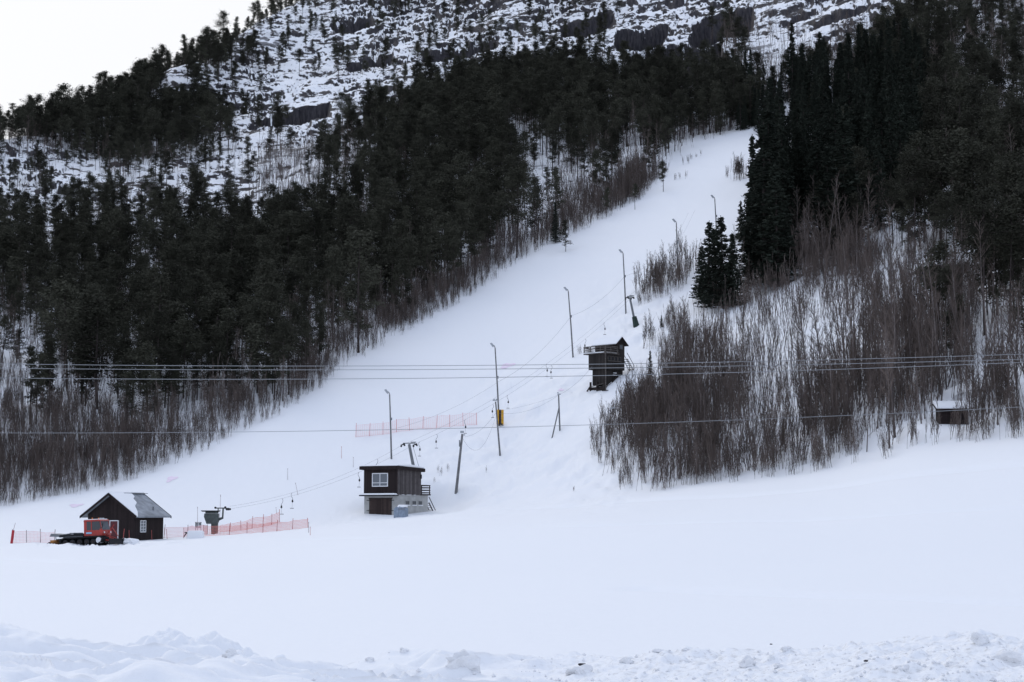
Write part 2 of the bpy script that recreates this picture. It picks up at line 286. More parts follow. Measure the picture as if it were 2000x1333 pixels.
# ------------------------------------------------------------------ mesh builder
class MB:
    def __init__(s): s.v = []; s.f = []
    def add(s, v, f):
        o = len(s.v); s.v += [tuple(p) for p in v]; s.f += [tuple(i + o for i in q) for q in f]; return s
    def box(s, c, sz, rot=None, taper=1.0):
        hx, hy, hz = sz[0] / 2, sz[1] / 2, sz[2] / 2
        v = [Vector((x * hx * (taper if z > 0 else 1), y * hy * (taper if z > 0 else 1), z * hz)) for z in (-1, 1) for y in (-1, 1) for x in (-1, 1)]
        if rot is not None: v = [rot @ p for p in v]
        c = Vector(c); v = [p + c for p in v]
        return s.add(v, [(0,2,3,1),(4,5,7,6),(0,1,5,4),(2,6,7,3),(0,4,6,2),(1,3,7,5)])
    def tube(s, p0, p1, r0, r1=None, n=6, cap=True):
        p0 = Vector(p0); p1 = Vector(p1); r1 = r0 if r1 is None else r1; d = (p1 - p0)
        if d.length < 1e-6: return s
        d.normalize(); a = d.orthogonal().normalized(); b = d.cross(a)
        v = [p + (a * math.cos(2*math.pi*i/n) + b * math.sin(2*math.pi*i/n)) * r for p, r in ((p0, r0), (p1, r1)) for i in range(n)]
        f = [(i, (i+1) % n, n + (i+1) % n, n + i) for i in range(n)]
        if cap: f += [tuple(range(n))[::-1], tuple(range(n, 2*n))]
        return s.add(v, f)
    def path(s, pts, r, n=5, r1=None):
        m = len(pts) - 1
        for i in range(m):
            ra = r if r1 is None else r + (r1 - r) * i / m; rb = r if r1 is None else r + (r1 - r) * (i + 1) / m
            s.tube(pts[i], pts[i+1], ra, rb, n, cap=(i in (0, m - 1)))
        return s
    def slab(s, poly, a, b, axis='y'):
        """extrude a 2D polygon: axis y -> poly in xz, from y=a to y=b; axis x -> poly in yz; axis z -> poly in xy"""
        n = len(poly)
        def pt(p, t): return (p[0], t, p[1]) if axis == 'y' else ((t, p[0], p[1]) if axis == 'x' else (p[0], p[1], t))
        v = [pt(p, a) for p in poly] + [pt(p, b) for p in poly]
        return s.add(v, [tuple(range(n)), tuple(range(2*n-1, n-1, -1))] + [(i, i+n, (i+1) % n + n, (i+1) % n) for i in range(n)])
    def mesh(s, name, mat, smooth_=False):
        me = bpy.data.meshes.new(name); me.from_pydata(s.v, [], s.f)
        import bmesh
        bm = bmesh.new(); bm.from_mesh(me); bmesh.ops.recalc_face_normals(bm, faces=bm.faces); bm.to_mesh(me); bm.free()
        if smooth_: me.polygons.foreach_set('use_smooth', [True] * len(me.polygons))
        me.materials.append(mat); return me
    def build(s, name, mat, parent=None, smooth_=False, bevel=0):
        o = bpy.data.objects.new(name, s.mesh(name, mat, smooth_)); COL.objects.link(o)
        if parent is not None: o.parent = parent
        if bevel:
            b = o.modifiers.new('bevel', 'BEVEL'); b.width = bevel; b.segments = 2; b.limit_method = 'ANGLE'
        return o
def tag(o, label=None, cat=None, group=None, kind=None):
    if label: o['label'] = label
    if cat: o['category'] = cat
    if group: o['group'] = group
    if kind: o['kind'] = kind
    return o
def thing(name, loc, rz=0, label=None, cat=None, group=None):
    o = bpy.data.objects.new(name, None); COL.objects.link(o); o.location = loc; o.rotation_euler = (0, 0, rz); o.empty_display_size = .5
    return tag(o, label, cat, group)

# ------------------------------------------------------------------ vegetation: one mesh per variant
rnd = random.Random(7)
M_PINE = node_mat("pine_needles", (.048, .048, .035), .9, .1, nscale=.35, namt=.4, rnd=.45)
M_SPRUCE = node_mat("spruce_needles", (.024, .029, .022), .9, .1, nscale=.4, namt=.3, rnd=.25)
M_BARK = node_mat("conifer_bark", (.055, .045, .042), .95, .1, nscale=2, namt=.3, rnd=.2)
M_TWIG = node_mat("bare_twigs", (.116, .092, .080), .95, .1, nscale=.5, namt=.3, rnd=.3)
M_STEM = node_mat("bare_stems", (.135, .115, .108), .95, .1, nscale=2, namt=.35, rnd=.3)
def tuft(m, c, s, r, flat=.5):
    """a needle spray: one thin triangle pair with random orientation"""
    a = Vector((r.gauss(0, 1), r.gauss(0, 1), r.gauss(0, flat))).normalized() * s
    b = a.cross(Vector((r.gauss(0, 1), r.gauss(0, 1), r.gauss(0, 1)))).normalized() * s * r.uniform(.25, .5)
    c = Vector(c); o = len(m.v)
    m.v += [tuple(c - a), tuple(c + b), tuple(c + a), tuple(c - b)]; m.f.append((o, o+1, o+2, o+3))
def make_pine(seed, h=13.0, low=.42, wid=2.5, ntuft=1500, dens=1.0):
    r = random.Random(seed); cr = MB(); tr = MB(); lean = Vector((r.uniform(-.4, .4), r.uniform(-.4, .4), 0))
    def ax(t): return Vector((lean.x * t * t + .12 * math.sin(t * 5 + seed), lean.y * t * t, h * t))
    pts = [ax(t / 8) for t in range(9)]; pts[0].z = -1.5
    tr.path(pts, .15, 6, .04)
    nb_ = int(30 * dens); per = int(ntuft / nb_); a_side = r.uniform(0, 6.283)
    for i in range(nb_):
        rb = r.choice([.7, 1, 1, 1.15, 1.3])
        t = low + (1 - low) * ((i + r.random()) / nb_) ** .9
        u = (t - low) / (1 - low)
        prof = (.60 + .55 * math.sin(min(u * 1.0 + .10, 1) * math.pi)) * (1 - u ** 4 * .6) * rb
        ln = .88 * wid * prof * r.uniform(.45, 1.25); an = r.uniform(0, 6.283) if r.random() < .6 else a_side + r.gauss(0, .9); b = ax(t)
        tip = b + Vector((math.cos(an) * ln, math.sin(an) * ln, ln * r.uniform(-.12, .4)))
        tr.tube(b, tip, .05, .015, 3, False)
        for k in range(per):
            q = r.betavariate(2.6, 1.3); c = b.lerp(tip, q); sp = .26 * wid * (.35 + .65 * q)
            c += Vector((r.gauss(0, sp), r.gauss(0, sp), r.gauss(0, sp * .5)))
            tuft(cr, c, r.uniform(.11, .27), r, .4)
    for i in range(r.randint(2, 7)):          # dead snags below the crown
        t = r.uniform(.15, low); an = r.uniform(0, 6.283); l_ = r.uniform(.4, 1.3); b = ax(t)
        tr.tube(b, b + Vector((math.cos(an) * l_, math.sin(an) * l_, r.uniform(-.3, .1))), .03, .01, 3, False)
    return tr.mesh("trunk", M_BARK), cr.mesh("crown", M_PINE)
def make_spruce(seed, h=17.0, wid=2.7, ntuft=2300):
    r = random.Random(seed); cr = MB(); tr = MB(); tr.path([(0, 0, -1.5), (.05, 0, h * .5), (0, 0, h)], .22, 6, .02)
    nw = int(h * 2.2); tot = 0
    for i in range(nw):
        u = (i + .5) / nw; z = h * (.05 + .93 * u); rad = wid * (1 - u) ** .82 * r.uniform(.78, 1.1) + .10
        nbn = max(4, int(9 * (1 - u) + 3))
        for k in range(nbn):
            an = r.uniform(0, 6.283); ln = rad * r.uniform(.65, 1.12)
            m_ = int(ntuft / nw / nbn * (.5 + 1.2 * (1 - u))) + 1
            if k % 3 == 0: tr.tube((0, 0, z + .2), (math.cos(an) * ln * .8, math.sin(an) * ln * .8, z - ln * .25), .03, .01, 3, False)
            for j in range(m_):
                q = r.betavariate(1.8, 1.1); x = ln * q
                c = Vector((math.cos(an) * x, math.sin(an) * x, z - x * .38 + .16 * x * x / rad)) + Vector((r.gauss(0, .13), r.gauss(0, .13), r.gauss(0, .10)))
                tuft(cr, c, r.uniform(.15, .32), r, .35)
    for j in range(14): tuft(cr, (0, 0, h - j * .07), .12 + .02 * j, r, 1.5)
    return tr.mesh("trunk", M_BARK), cr.mesh("crown", M_SPRUCE)
def make_bare(seed, h=9.0, wid=1.6, nbr=22, rad=.10, low=.28, ntw=5, thick=1.0, stems=1, mat=None, upb=1.0):
    r = random.Random(seed); cr = MB(); tr = MB()
    for s_ in range(stems):
        a0 = r.uniform(0, 6.283); sp = 0 if stems == 1 else r.uniform(.1, .45) * (2.2 if upb > 1.5 else 1)
        hh = h * (1 if s_ == 0 else r.uniform(.6, .98)); base = Vector((math.cos(a0 + 2) * sp, math.sin(a0 + 2) * sp, -.6))
        le = Vector((math.cos(a0), math.sin(a0), 0)) * (r.uniform(.03, .27) * hh if stems > 1 else r.uniform(0, .06) * hh)
        cv = r.uniform(.0, .25)
        def ax(t): return base + le * (t * (1 - cv) + cv * t * t) + Vector((.05 * math.sin(t * 7 + seed + s_) * 1.2, .05 * math.cos(t * 6 + s_), (hh + .6) * t))
        if stems > 1 and s_: tr.tube(base + Vector((0, 0, .25)), base0, .02, .02, 3, False)
        if s_ == 0: base0 = base + Vector((0, 0, .25))
        tr.path([ax(k / 6) for k in range(7)], rad * (hh / h), 4, .014 * thick)
        for i in range(nbr):
            t = low + (.98 - low) * (i + r.random()) / nbr; b = ax(t); an = r.uniform(0, 6.283)
            ln = (wid * (1.15 - t) * r.uniform(.6, 1.25) + .25) * (1 + (upb - 1) * .3); up = r.uniform(.9, 1.9) * upb
            d = Vector((math.cos(an), math.sin(an), up)).normalized(); tip = b + d * ln
            cr.tube(b, tip, .024 * thick, .010 * thick, 3, False)
            for k in range(ntw):
                q = r.uniform(.25, 1); c = b.lerp(tip, q); a2 = an + r.gauss(0, .9)
                e = c + Vector((math.cos(a2), math.sin(a2), r.uniform(.5, 2.0) * upb)).normalized() * ln * r.uniform(.25, .6)
                cr.tube(c, e, .013 * thick, .007 * thick, 3, False)
                if k % 2 == 0 and ntw > 3:
                    e2 = c.lerp(e, .4) + Vector((r.gauss(0, .16), r.gauss(0, .16), r.uniform(.1, .45)))
                    cr.tube(c.lerp(e, .4), e2, .010 * thick, .006 * thick, 3, False)
    return tr.mesh("trunk", M_STEM), cr.mesh("crown", mat or M_TWIG)
VAR = {
 'pine': [make_pine(1, 13, .38, 2.3, 3400), make_pine(2, 14.5, .50, 2.2, 3000), make_pine(3, 11, .25, 2.5, 3200), make_pine(4, 15, .56, 2.7, 3400), make_pine(5, 12.5, .30, 1.9, 2900), make_pine(6, 9, .14, 2.1, 2700), make_pine(8, 13, .42, 3.0, 3900), make_pine(9, 13.5, .20, 2.1, 3300)],
 'spruce': [make_spruce(11, 17, 2.9, 5200), make_spruce(12, 20, 3.2, 6200), make_spruce(13, 14, 2.7, 4400), make_spruce(14, 18, 2.6, 4800)],
 'birch': [make_bare(21, 10, 2.0, 26), make_bare(22, 8.5, 1.7, 24), make_bare(23, 11, 2.2, 28, .12, .35), make_bare(24, 9, 1.6, 22, .09, .22), make_bare(25, 9.5, 1.5, 16, .08, .3, 4, 1, 3)],
 'brush': [make_bare(31, 5.4, .6, 9, .024, .3, 4, .85, 7, None, 2.6), make_bare(32, 4.8, .55, 8, .021, .25, 4, .85, 8, None, 3.0), make_bare(33, 6.2, .7, 10, .027, .35, 4, .85, 6, None, 2.3), make_bare(34, 4.0, .5, 7, .019, .2, 4, .8, 9, None, 2.8), make_bare(35, 5.6, .7, 11, .024, .3, 4, .85, 5, None, 2.0)],
 'sapling': [make_bare(41, 4.4, .4, 5, .024, .4, 2, 1, 2, None, 3.2), make_bare(42, 3.7, .35, 4, .022, .35, 2, 1, 3, None, 3.5), make_bare(43, 5.2, .45, 6, .030, .4, 2, 1, 2, None, 3.0), make_bare(44, 3.0, .3, 4, .018, .3, 2, 1, 3, None, 3.5)]}
HT = {'pine': 13, 'spruce': 17, 'birch': 9.5, 'brush': 5.2, 'sapling': 4.1}
WD = {'pine': 2.2, 'spruce': 2.2, 'birch': 1.4, 'brush': .9, 'sapling': .35}
# where each kind of growth stands on the mountain (50-unit cells of the survey, rows from the top of the mountain down)
MAP = [
"ooooo ooooo ooooo ooooo oooo. ...oo ttttt mmmmm",
"ooooo ooooo ooooo ooooo oooo. ...mb bbbbb MMMmm",
"ooooo ooppp ooooo ooooo oooo. ...mb bbbbM MMmmm",
"PPPPP Pppp. ....o opppP PPPpp pppMb bmmmS SMMmm",
"PPPPP PPPPo ..... pPPPP PPPPP PPPPS SSSSS SMMpp",
"pPPPP PPPpo ooopp mPPPP PPPPP PPPPS SSSSS SMMpp",
"opoop ppooo ttmmp PPPPP oppmm mmmmS SSSSS SMMMp",
"opoop poooo ttmmm PPPPP ootpm mmmBS SSSSS SMMMM",
"ppopp oppoo ottmP PPPPP mmbbb b..SS SSSSm MMMMM",
"ppppp ppppP PPPPP PPPPP mM... BBSSS Smmmm MMMMM",
"PPPPP PPPPP PPPPP PPPPP Mm..B BBSSS .TTTt tomoM",
"PPPPP PPPPP PPPPP PPPMM ....B BSSSt tttbt tttMM",
"PPPPP PPPPP PPPPM M.... ...BB b..tt tttmm ttTMM",
"mmPPP PPPPP PMMM. ..... ....B Bbttt tmmmT TMTmm",
"pmPPP pPPPP MMMM. ..... ...bB Bbbtt tttTm TTTmm",
"bpmMm MMmmM MM... ..... ...bB bBbbt ttTTT TTTTT",
"bpbmm MmMBB Bb... ..... ..BBB BbBbt tTTTT TTTTT",
"bBBbB BBBBB B.... ..... ..BBB BBbbb tTbTT bbtTT",
"BBBBB BBBBb ..... ..... ...BB bBBBb BBbbT Tbbbb",
"BBBBB BB... ..... ..... ...BB BBBBB BBBBB BBBBB"]
MAP = [r.replace(' ', '') for r in MAP]
assert all(len(r) == 40 for r in MAP)
DEN = {'P': {'pine': .165, 'birch': .060, 'brush': .02, 'sapling': .08}, 'p': {'pine': .034, 'birch': .020, 'sapling': .06}, 'o': {'pine': .0115, 'sapling': .010, 'birch': .001},
       'M': {'pine': .075, 'birch': .070, 'brush': .05}, 'm': {'pine': .022, 'birch': .070, 'sapling': .07}, 'S': {'spruce': .125, 'pine': .008, 'birch': .010},
       'b': {'birch': .050, 'brush': .36, 'sapling': .15}, 'B': {'brush': .68, 'birch': .014, 'sapling': .35}, 't': {'sapling': .46, 'brush': .035, 'birch': .004},
       'T': {'birch': .30, 'brush': .30, 'sapling': .25}, '.': {}}
rs = np.random.RandomState(5)
def sample(kind, dmax, dmin=150, lim=.345):
    mx = max(v.get(kind, 0) for v in DEN.values()); area = lim * (dmax ** 2 - dmin ** 2); n = int(area * mx)
    a = rs.uniform(-lim, lim, n); d = np.sqrt(rs.uniform(dmin ** 2, dmax ** 2, n)); x = d * np.sin(a); y = d * np.cos(a); z = tz(x, y)
    px, py = proj(x, y, tz(x, y, zf)); cx = np.clip(((px + rs.normal(0, 13, n)) / 50).astype(int), 0, 39); cy = np.clip(((py + rs.normal(0, 11, n)) / 50).astype(int), 0, 19)
    den = np.array([[DEN[ch].get(kind, 0) for ch in row] for row in MAP]); p = den[cy, cx]; sd = tz(x, y, SD)
    clump = .45 + 1.1 * smooth(-.35, .35, fbm(x / 13, y / 13, hash_s[kind], 3))
    marg = {'pine': 3, 'spruce': 2.0, 'birch': 1.6, 'brush': .2, 'sapling': .1}[kind]
    band = (sd > 0) & (sd < 9) & (px < 1340) & (px > 560) & (py > 330)
    if kind == 'pine': p = np.where(band, p * .35, p)
    if kind == 'birch': p = np.where(band, .12, p)
    if kind == 'sapling': p = np.where(band, .45, p)
    if kind == 'brush': p = np.where(band, .36, p); p = np.where(px < 900, p * 1.35, p)
    if kind == 'pine': p = np.where((px > 1440) & (px < 1730) & (py > 545), 0, p)
    keep = (rs.uniform(0, mx, n) < p * clump) & (sd > marg) & (d > np.interp(a, fine, LD[0]) - 3)
    rdg = np.interp(a, fine, LD[8]); keep &= d < rdg + 25
    k = rs.normal(0, 1, n)
    return [(float(x[i]), float(y[i]), float(z[i]), float(d[i]), float(px[i]), float(py[i]), float(k[i]), float(sd[i])) for i in np.nonzero(keep)[0]]
hash_s = {'pine': 101, 'spruce': 103, 'birch': 107, 'brush': 109, 'sapling': 113}
trees = {k: [] for k in VAR}
def put(kind, x, y, sc, var=None, sz=None, rz=None):
    if kind == 'spruce' and sc > .5: sc *= 1.38; sz = .70; var = rnd.choice((0, 3))
    z = float(tz(np.array(x), np.array(y))); px, py = proj(x, y, z)
    trees[kind].append(dict(x=x, y=y, z=z, d=math.hypot(x, y), px=float(px), py=float(py), s=sc, sz=sz or 1.0, v=rnd.randrange(len(VAR[kind])) if var is None else var, r=rnd.uniform(0, 6.283) if rz is None else rz, hand=True))
KEEP_OUT = [(1180, 762, 5.5), (1205, 745, 4.5), (1230, 715, 3.5), (1860, 826, 2.3), (1858, 838, 2.0), (1852, 850, 1.2), (1241, 638, 2.5)]
KO = [(ground(a, b), r_) for a, b, r_ in KEEP_OUT]
for kind, dmax in (('pine', 900), ('spruce', 620), ('birch', 620), ('brush', 420), ('sapling', 560)):
    grid = {}; gap = {'pine': 1.3, 'spruce': 1.7, 'birch': .8, 'brush': .34, 'sapling': .3}[kind]
    for (x, y, z, d, px, py, k, sd) in sample(kind, dmax):
        key = (int(x / gap), int(y / gap))
        if any((key[0] + i, key[1] + j) in grid for i in (-1, 0, 1) for j in (-1, 0, 1)) and rnd.random() < .8: continue
        if any((x - g.x) ** 2 + (y - g.y) ** 2 < r_ * r_ for g, r_ in KO): continue
        grid[key] = 1; s = 1 + .17 * k
        ch = MAP[min(max(int(py / 50), 0), 19)][min(max(int(px / 50), 0), 39)]
        if kind == 'spruce' and px < 1462 and 440 < py < 680: continue
        if kind == 'pine':
            s *= .78
            if ch == 'o': s *= .60 + .2 * rnd.random()
            if 250 < py < 460 and px < 700 and ch == 'p': s *= .82
            if py > 600 and px < 900: s *= .95
        if kind == 'spruce': s *= (.8 if px > 1500 and py < 320 else .92) * (.68 if px < 1540 and py < 340 else 1)
        if kind == 'birch':
            s *= 1.0 if ch == 'T' else (.8 if ch in 'mM' else .62)
            if px < 900 and py > 700: s *= .85
        if kind in ('brush', 'sapling'): s *= .55 + .6 * float(smooth(0, 7, sd)); s *= .8 if ch in 'ot' else 1.0
        if kind == 'brush': s *= .70 if px < 1100 else (.78 + .25 * rnd.random())
        s = min(max(s, .3), 1.5)
        trees[kind].append(dict(x=x, y=y, z=z, d=d, px=px, py=py, s=s, sz=rnd.uniform(.88, 1.15), v=rnd.randrange(len(VAR[kind])), r=rnd.uniform(0, 6.283)))
# the skyline row of pines
for a in np.arange(-.335, -.085, .0021):
    d = float(np.interp(a, fine, LD[8])) + rnd.uniform(-26, 12); a_ = a + rnd.uniform(-.001, .001)
    px = 1000 + FPX * math.tan(a_)
    if rnd.random() < (.95 if px < 260 else .78): put('pine', d * math.sin(a_), d * math.cos(a_), rnd.uniform(.45, .82))
# tall spruces and single trees standing out beside the slope
for px, py, h, kind in [(1495, 545, 300, 'spruce'), (1520, 560, 250, 'spruce'), (1475, 520, 200, 'spruce'), (1545, 530, 215, 'spruce'), (1508, 500, 300, 'spruce'), (1532, 520, 240, 'spruce'), (1385, 600, 175, 'spruce'), (1412, 605, 190, 'spruce'), (1432, 600, 150, 'spruce'), (1400, 590, 150, 'spruce'), (1370, 585, 110, 'spruce'),
                        (1447, 470, 95, 'spruce'), (1462, 560, 120, 'spruce'), (1590, 520, 260, 'spruce'), (1620, 500, 230, 'spruce'), (1575, 470, 260, 'spruce'), (1650, 480, 250, 'spruce'),
                        (1537, 400, 150, 'spruce'), (1640, 270, 140, 'spruce'), (1700, 260, 135, 'spruce'), (1722, 255, 130, 'spruce'), (1765, 250, 120, 'spruce'), (1685, 262, 110, 'spruce'), (1610, 300, 110, 'spruce'),
                        (1440, 352, 50, 'brush'), (1449, 352, 54, 'brush'), (1432, 350, 40, 'brush'), (1445, 348, 52, 'brush'), (1455, 350, 48, 'brush'), (1437, 349, 46, 'brush'), (1444, 351, 34, 'pine'), (1270, 755, 60, 'spruce'), (1292, 640, 30, 'spruce'), (1282, 555, 42, 'spruce'),
                        (1850, 700, 125, 'pine'), (1880, 690, 110, 'pine'), (1835, 700, 80, 'pine'), (70, 830, 120, 'pine'), (190, 800, 250, 'pine'), (160, 790, 220, 'pine'), (130, 760, 200, 'pine'), (420, 750, 240, 'pine'), (440, 760, 150, 'pine'), (310, 760, 230, 'pine'),
                        (1010, 505, 170, 'pine'), (1050, 470, 120, 'pine'), (700, 690, 230, 'pine'), (1840, 480, 230, 'pine'), (1872, 470, 210, 'pine'), (1805, 475, 200, 'pine'), (1905, 470, 220, 'pine'), (1975, 640, 210, 'pine'), (1990, 560, 260, 'pine'), (1105, 492, 60, 'pine'), (1085, 475, 70, 'spruce'), (1295, 375, 60, 'pine'), (1185, 424, 60, 'pine'), (1240, 410, 45, 'pine')]:
    g = ground(px, py); m = h * g.length / FPX; sc = m / HT[kind]
    if float(tz(np.array(g.x), np.array(g.y), SD)) < .3 and px < 1480 and py < 340: pass
    put(kind, g.x, g.y, sc)
# shrubs of the knoll beside the lift line and stray twigs in the snow
for px, py in [(1250, 572), (1262, 568), (1275, 566), (1290, 562), (1300, 556), (1312, 550), (1322, 542), (1335, 538), (1345, 533), (1268, 560), (1284, 556), (1328, 530), (1340, 524), (1355, 520)]:
    g = ground(px, py); put('brush', g.x + rnd.uniform(-.4, .4), g.y + rnd.uniform(-.6, .6), rnd.uniform(.85, 1.25))
for px, py, s in [(1260, 680, .8), (1268, 678, .95), (1275, 682, .7), (1132, 692, .35), (1420, 345, .5), (1345, 320, .45), (1350, 312, .35), (1335, 322, .4), (1370, 305, .3), (1360, 308, .25), (1318, 352, .4), (1328, 350, .3), (1340, 350, .35), (860, 930, .22), (856, 925, .18), (875, 922, .2), (848, 945, .15), (1270, 330, .3), (1420, 348, .35), (1120, 960, .15), (950, 925, .15)]:
    g = ground(px, py); put('brush', g.x, g.y, s)
# openings: the lamp heads and the snow strip between the spruces stay in sight of the field
GAPS = [(1578, 1586, 256, 296, 345), (1534, 1541, 208, 250, 300), (1622, 1629, 170, 205, 262), (1543, 1549, 262, 345, 400), (1392, 1400, 381, 410, 478)]
for kind in trees:
    keep_ = []
    for t in trees[kind]:
        hp = HT[kind] * 1.12 * t['s'] * t['sz'] * FPX / t['d']; wp = WD[kind] * t['s'] * FPX / t['d'] * (1.15 if kind in ('spruce', 'pine') else .8); bad = False
        for x0, x1, y0, y1, yb in GAPS:
            if t['px'] + wp > x0 and t['px'] - wp < x1 and t['py'] - hp * .9 < y1 and t['py'] > y0 + 8 and kind != 'sapling':
                yt = t['py'] - hp
                nar = wp * max(0, min(1, (y1 - yt) / hp)) if kind == 'spruce' else wp
                nar *= .3 if y1 > 340 else .4
                if t['px'] + nar > x0 and t['px'] - nar < x1: bad = True
        if not bad: keep_.append(t)
    trees[kind] = keep_
# pick the individuals that show largest, the rest becomes the standing forest mass
allt = []
for k, lst in trees.items():
    for t in lst: t['k'] = k; allt.append(t)
allt.sort(key=lambda t: t['d']); cov = np.zeros((134, 200))
for t in allt:
    hp = HT[t['k']] * t['s'] * t['sz'] * FPX / t['d']; wp = WD[t['k']] * 2 * t['s'] * FPX / t['d']
    x0, x1 = int((t['px'] - wp / 2) / 10), int((t['px'] + wp / 2) / 10) + 1; y0, y1 = int((t['py'] - hp) / 10), int(t['py'] / 10) + 1
    x0, x1, y0, y1 = max(x0, 0), min(x1, 200), max(y0, 0), min(y1, 134)
    if x0 >= x1 or y0 >= y1: t['vis'] = 0; continue
    c = cov[y0:y1, x0:x1]; t['vis'] = hp * float(np.mean(np.exp(-c * 1.1))) * (1.5 if t.get('hand') else 1)
    if 0 < t['px'] < 2000 and t['vis'] > 0: pass
    dens = {'pine': .75, 'spruce': .9, 'birch': .3, 'brush': .25, 'sapling': .08}[t['k']]
    cov[y0:y1, x0:x1] += dens
NAMES = {'pine': ('pine_tree', 'pine'), 'spruce': ('spruce_tree', 'spruce'), 'birch': ('bare_tree', 'bare tree'), 'brush': ('bare_shrub', 'shrub'), 'sapling': ('sapling', 'sapling')}
LBL = {'pine': lambda t: 'dark pine on the skyline ridge against the white sky' if t['py'] < 290 and t['px'] < 620 and t['d'] > .93 * float(np.interp(math.atan2(t['x'], t['y']), fine, LD[8])) else
        ('small pine among snow and rocks high on the mountain' if t['py'] < 190 and t['px'] < 1300 else
        ('dark pine with bare lower trunk in the forest beside the ski slope' if t['px'] < 1400 else 'dark pine in the woods across the lift from the big forest')),
       'spruce': lambda t: 'small dark spruce by itself at the edge of the ski slope' if t['s'] < .5 else 'tall narrow dark spruce in the woods above the lift line',
       'birch': lambda t: 'leafless brown tree at the edge of the pine forest' if t['px'] < 1400 else 'leafless grey brown tree in the thicket above the snowy field',
       'brush': lambda t: 'tiny bare twigs poking out of the ski slope snow' if t['s'] < .45 and t.get('hand') else ('leafless brown shrub along the foot of the pine forest' if t['px'] < 1000 else 'leafless many stemmed shrub on the bank below the judges tower'),
       'sapling': lambda t: 'thin bare sapling on the snowy hillside'}
def tilt(t): return (.10 * math.sin(t['x'] * 91.7 + t['y'] * 13.1), .10 * math.sin(t['x'] * 37.3 - t['y'] * 71.9)) if t['k'] in ('brush', 'sapling', 'birch') else (.02 * math.sin(t['x'] * 9), .02 * math.sin(t['y'] * 7))
def forest_mass(name, label, kind, lst):
    me = bpy.data.meshes.new(name); n = len(lst); me.vertices.add(n)
    me.vertices.foreach_set('co', np.array([(t['x'], t['y'], t['z']) for t in lst]).ravel())
    for nm, tp, vals in (('leanx', 'FLOAT', [tilt(t)[0] for t in lst]), ('leany', 'FLOAT', [tilt(t)[1] for t in lst]), ('turn', 'FLOAT', [t['r'] for t in lst]), ('size', 'FLOAT', [t['s'] for t in lst]), ('stretch', 'FLOAT', [t['sz'] for t in lst]), ('variant', 'INT', [t['v'] for t in lst])):
        a = me.attributes.new(nm, tp, 'POINT'); a.data.foreach_set('value', vals)
    o = bpy.data.objects.new(name, me); COL.objects.link(o); o['kind'] = 'stuff'; o['label'] = label
    ng = bpy.data.node_groups.new(name, 'GeometryNodeTree')
    ng.interface.new_socket('Geometry', in_out='INPUT', socket_type='NodeSocketGeometry'); ng.interface.new_socket('Geometry', in_out='OUTPUT', socket_type='NodeSocketGeometry')
    n_ = ng.nodes; l = ng.links; gi = n_.new('NodeGroupInput'); go = n_.new('NodeGroupOutput')
    def attr(nm, tp):
        q = n_.new('GeometryNodeInputNamedAttribute'); q.data_type = tp; q.inputs[0].default_value = nm; return q.outputs[0]
    rot = n_.new('ShaderNodeCombineXYZ'); l.new(attr('turn', 'FLOAT'), rot.inputs[2]); l.new(attr('leanx', 'FLOAT'), rot.inputs[0]); l.new(attr('leany', 'FLOAT'), rot.inputs[1])
    scl = n_.new('ShaderNodeCombineXYZ'); s = attr('size', 'FLOAT'); mu = n_.new('ShaderNodeMath'); mu.operation = 'MULTIPLY'; l.new(s, mu.inputs[0]); l.new(attr('stretch', 'FLOAT'), mu.inputs[1])
    l.new(s, scl.inputs[0]); l.new(s, scl.inputs[1]); l.new(mu.outputs[0], scl.inputs[2])
    idx = attr('variant', 'INT'); out = n_.new('GeometryNodeJoinGeometry')
    for part in (0, 1):
        jn = n_.new('GeometryNodeJoinGeometry')
        for proto in PROTO[kind]:
            oi = n_.new('GeometryNodeObjectInfo'); oi.transform_space = 'ORIGINAL'; oi.inputs['As Instance'].default_value = True
            oi.inputs[0].default_value = proto[part]; l.new(oi.outputs['Geometry'], jn.inputs[0])
        ip = n_.new('GeometryNodeInstanceOnPoints'); ip.inputs['Pick Instance'].default_value = True
        l.new(gi.outputs[0], ip.inputs['Points']); l.new(jn.outputs[0], ip.inputs['Instance']); l.new(idx, ip.inputs['Instance Index'])
        l.new(rot.outputs[0], ip.inputs['Rotation']); l.new(scl.outputs[0], ip.inputs['Scale']); l.new(ip.outputs[0], out.inputs[0])
    l.new(out.outputs[0], go.inputs[0])
    md = o.modifiers.new('forest', 'NODES'); md.node_group = ng
    return o
PROTO = {}; NMAX = {'pine': 300, 'spruce': 300, 'birch': 300, 'brush': 300, 'sapling': 300}
GRP = {'pine': 'pines of the mountain forest', 'spruce': 'spruces above the lift line', 'birch': 'bare trees round the slope', 'brush': 'bare shrubs round the slope', 'sapling': 'saplings on the hillside'}
MASS = {'pine': ('distant_pine_forest', 'dense dark pine forest covering the mountainside'), 'spruce': ('distant_spruce_forest', 'farther dark spruces behind the nearer ones'), 'birch': ('distant_bare_forest', 'mass of leafless brown trees between the pines'),
        'brush': ('undergrowth_thicket', 'dense brown leafless thicket along the slope and field edges'), 'sapling': ('sapling_undergrowth', 'countless thin bare stems standing in the hillside snow')}
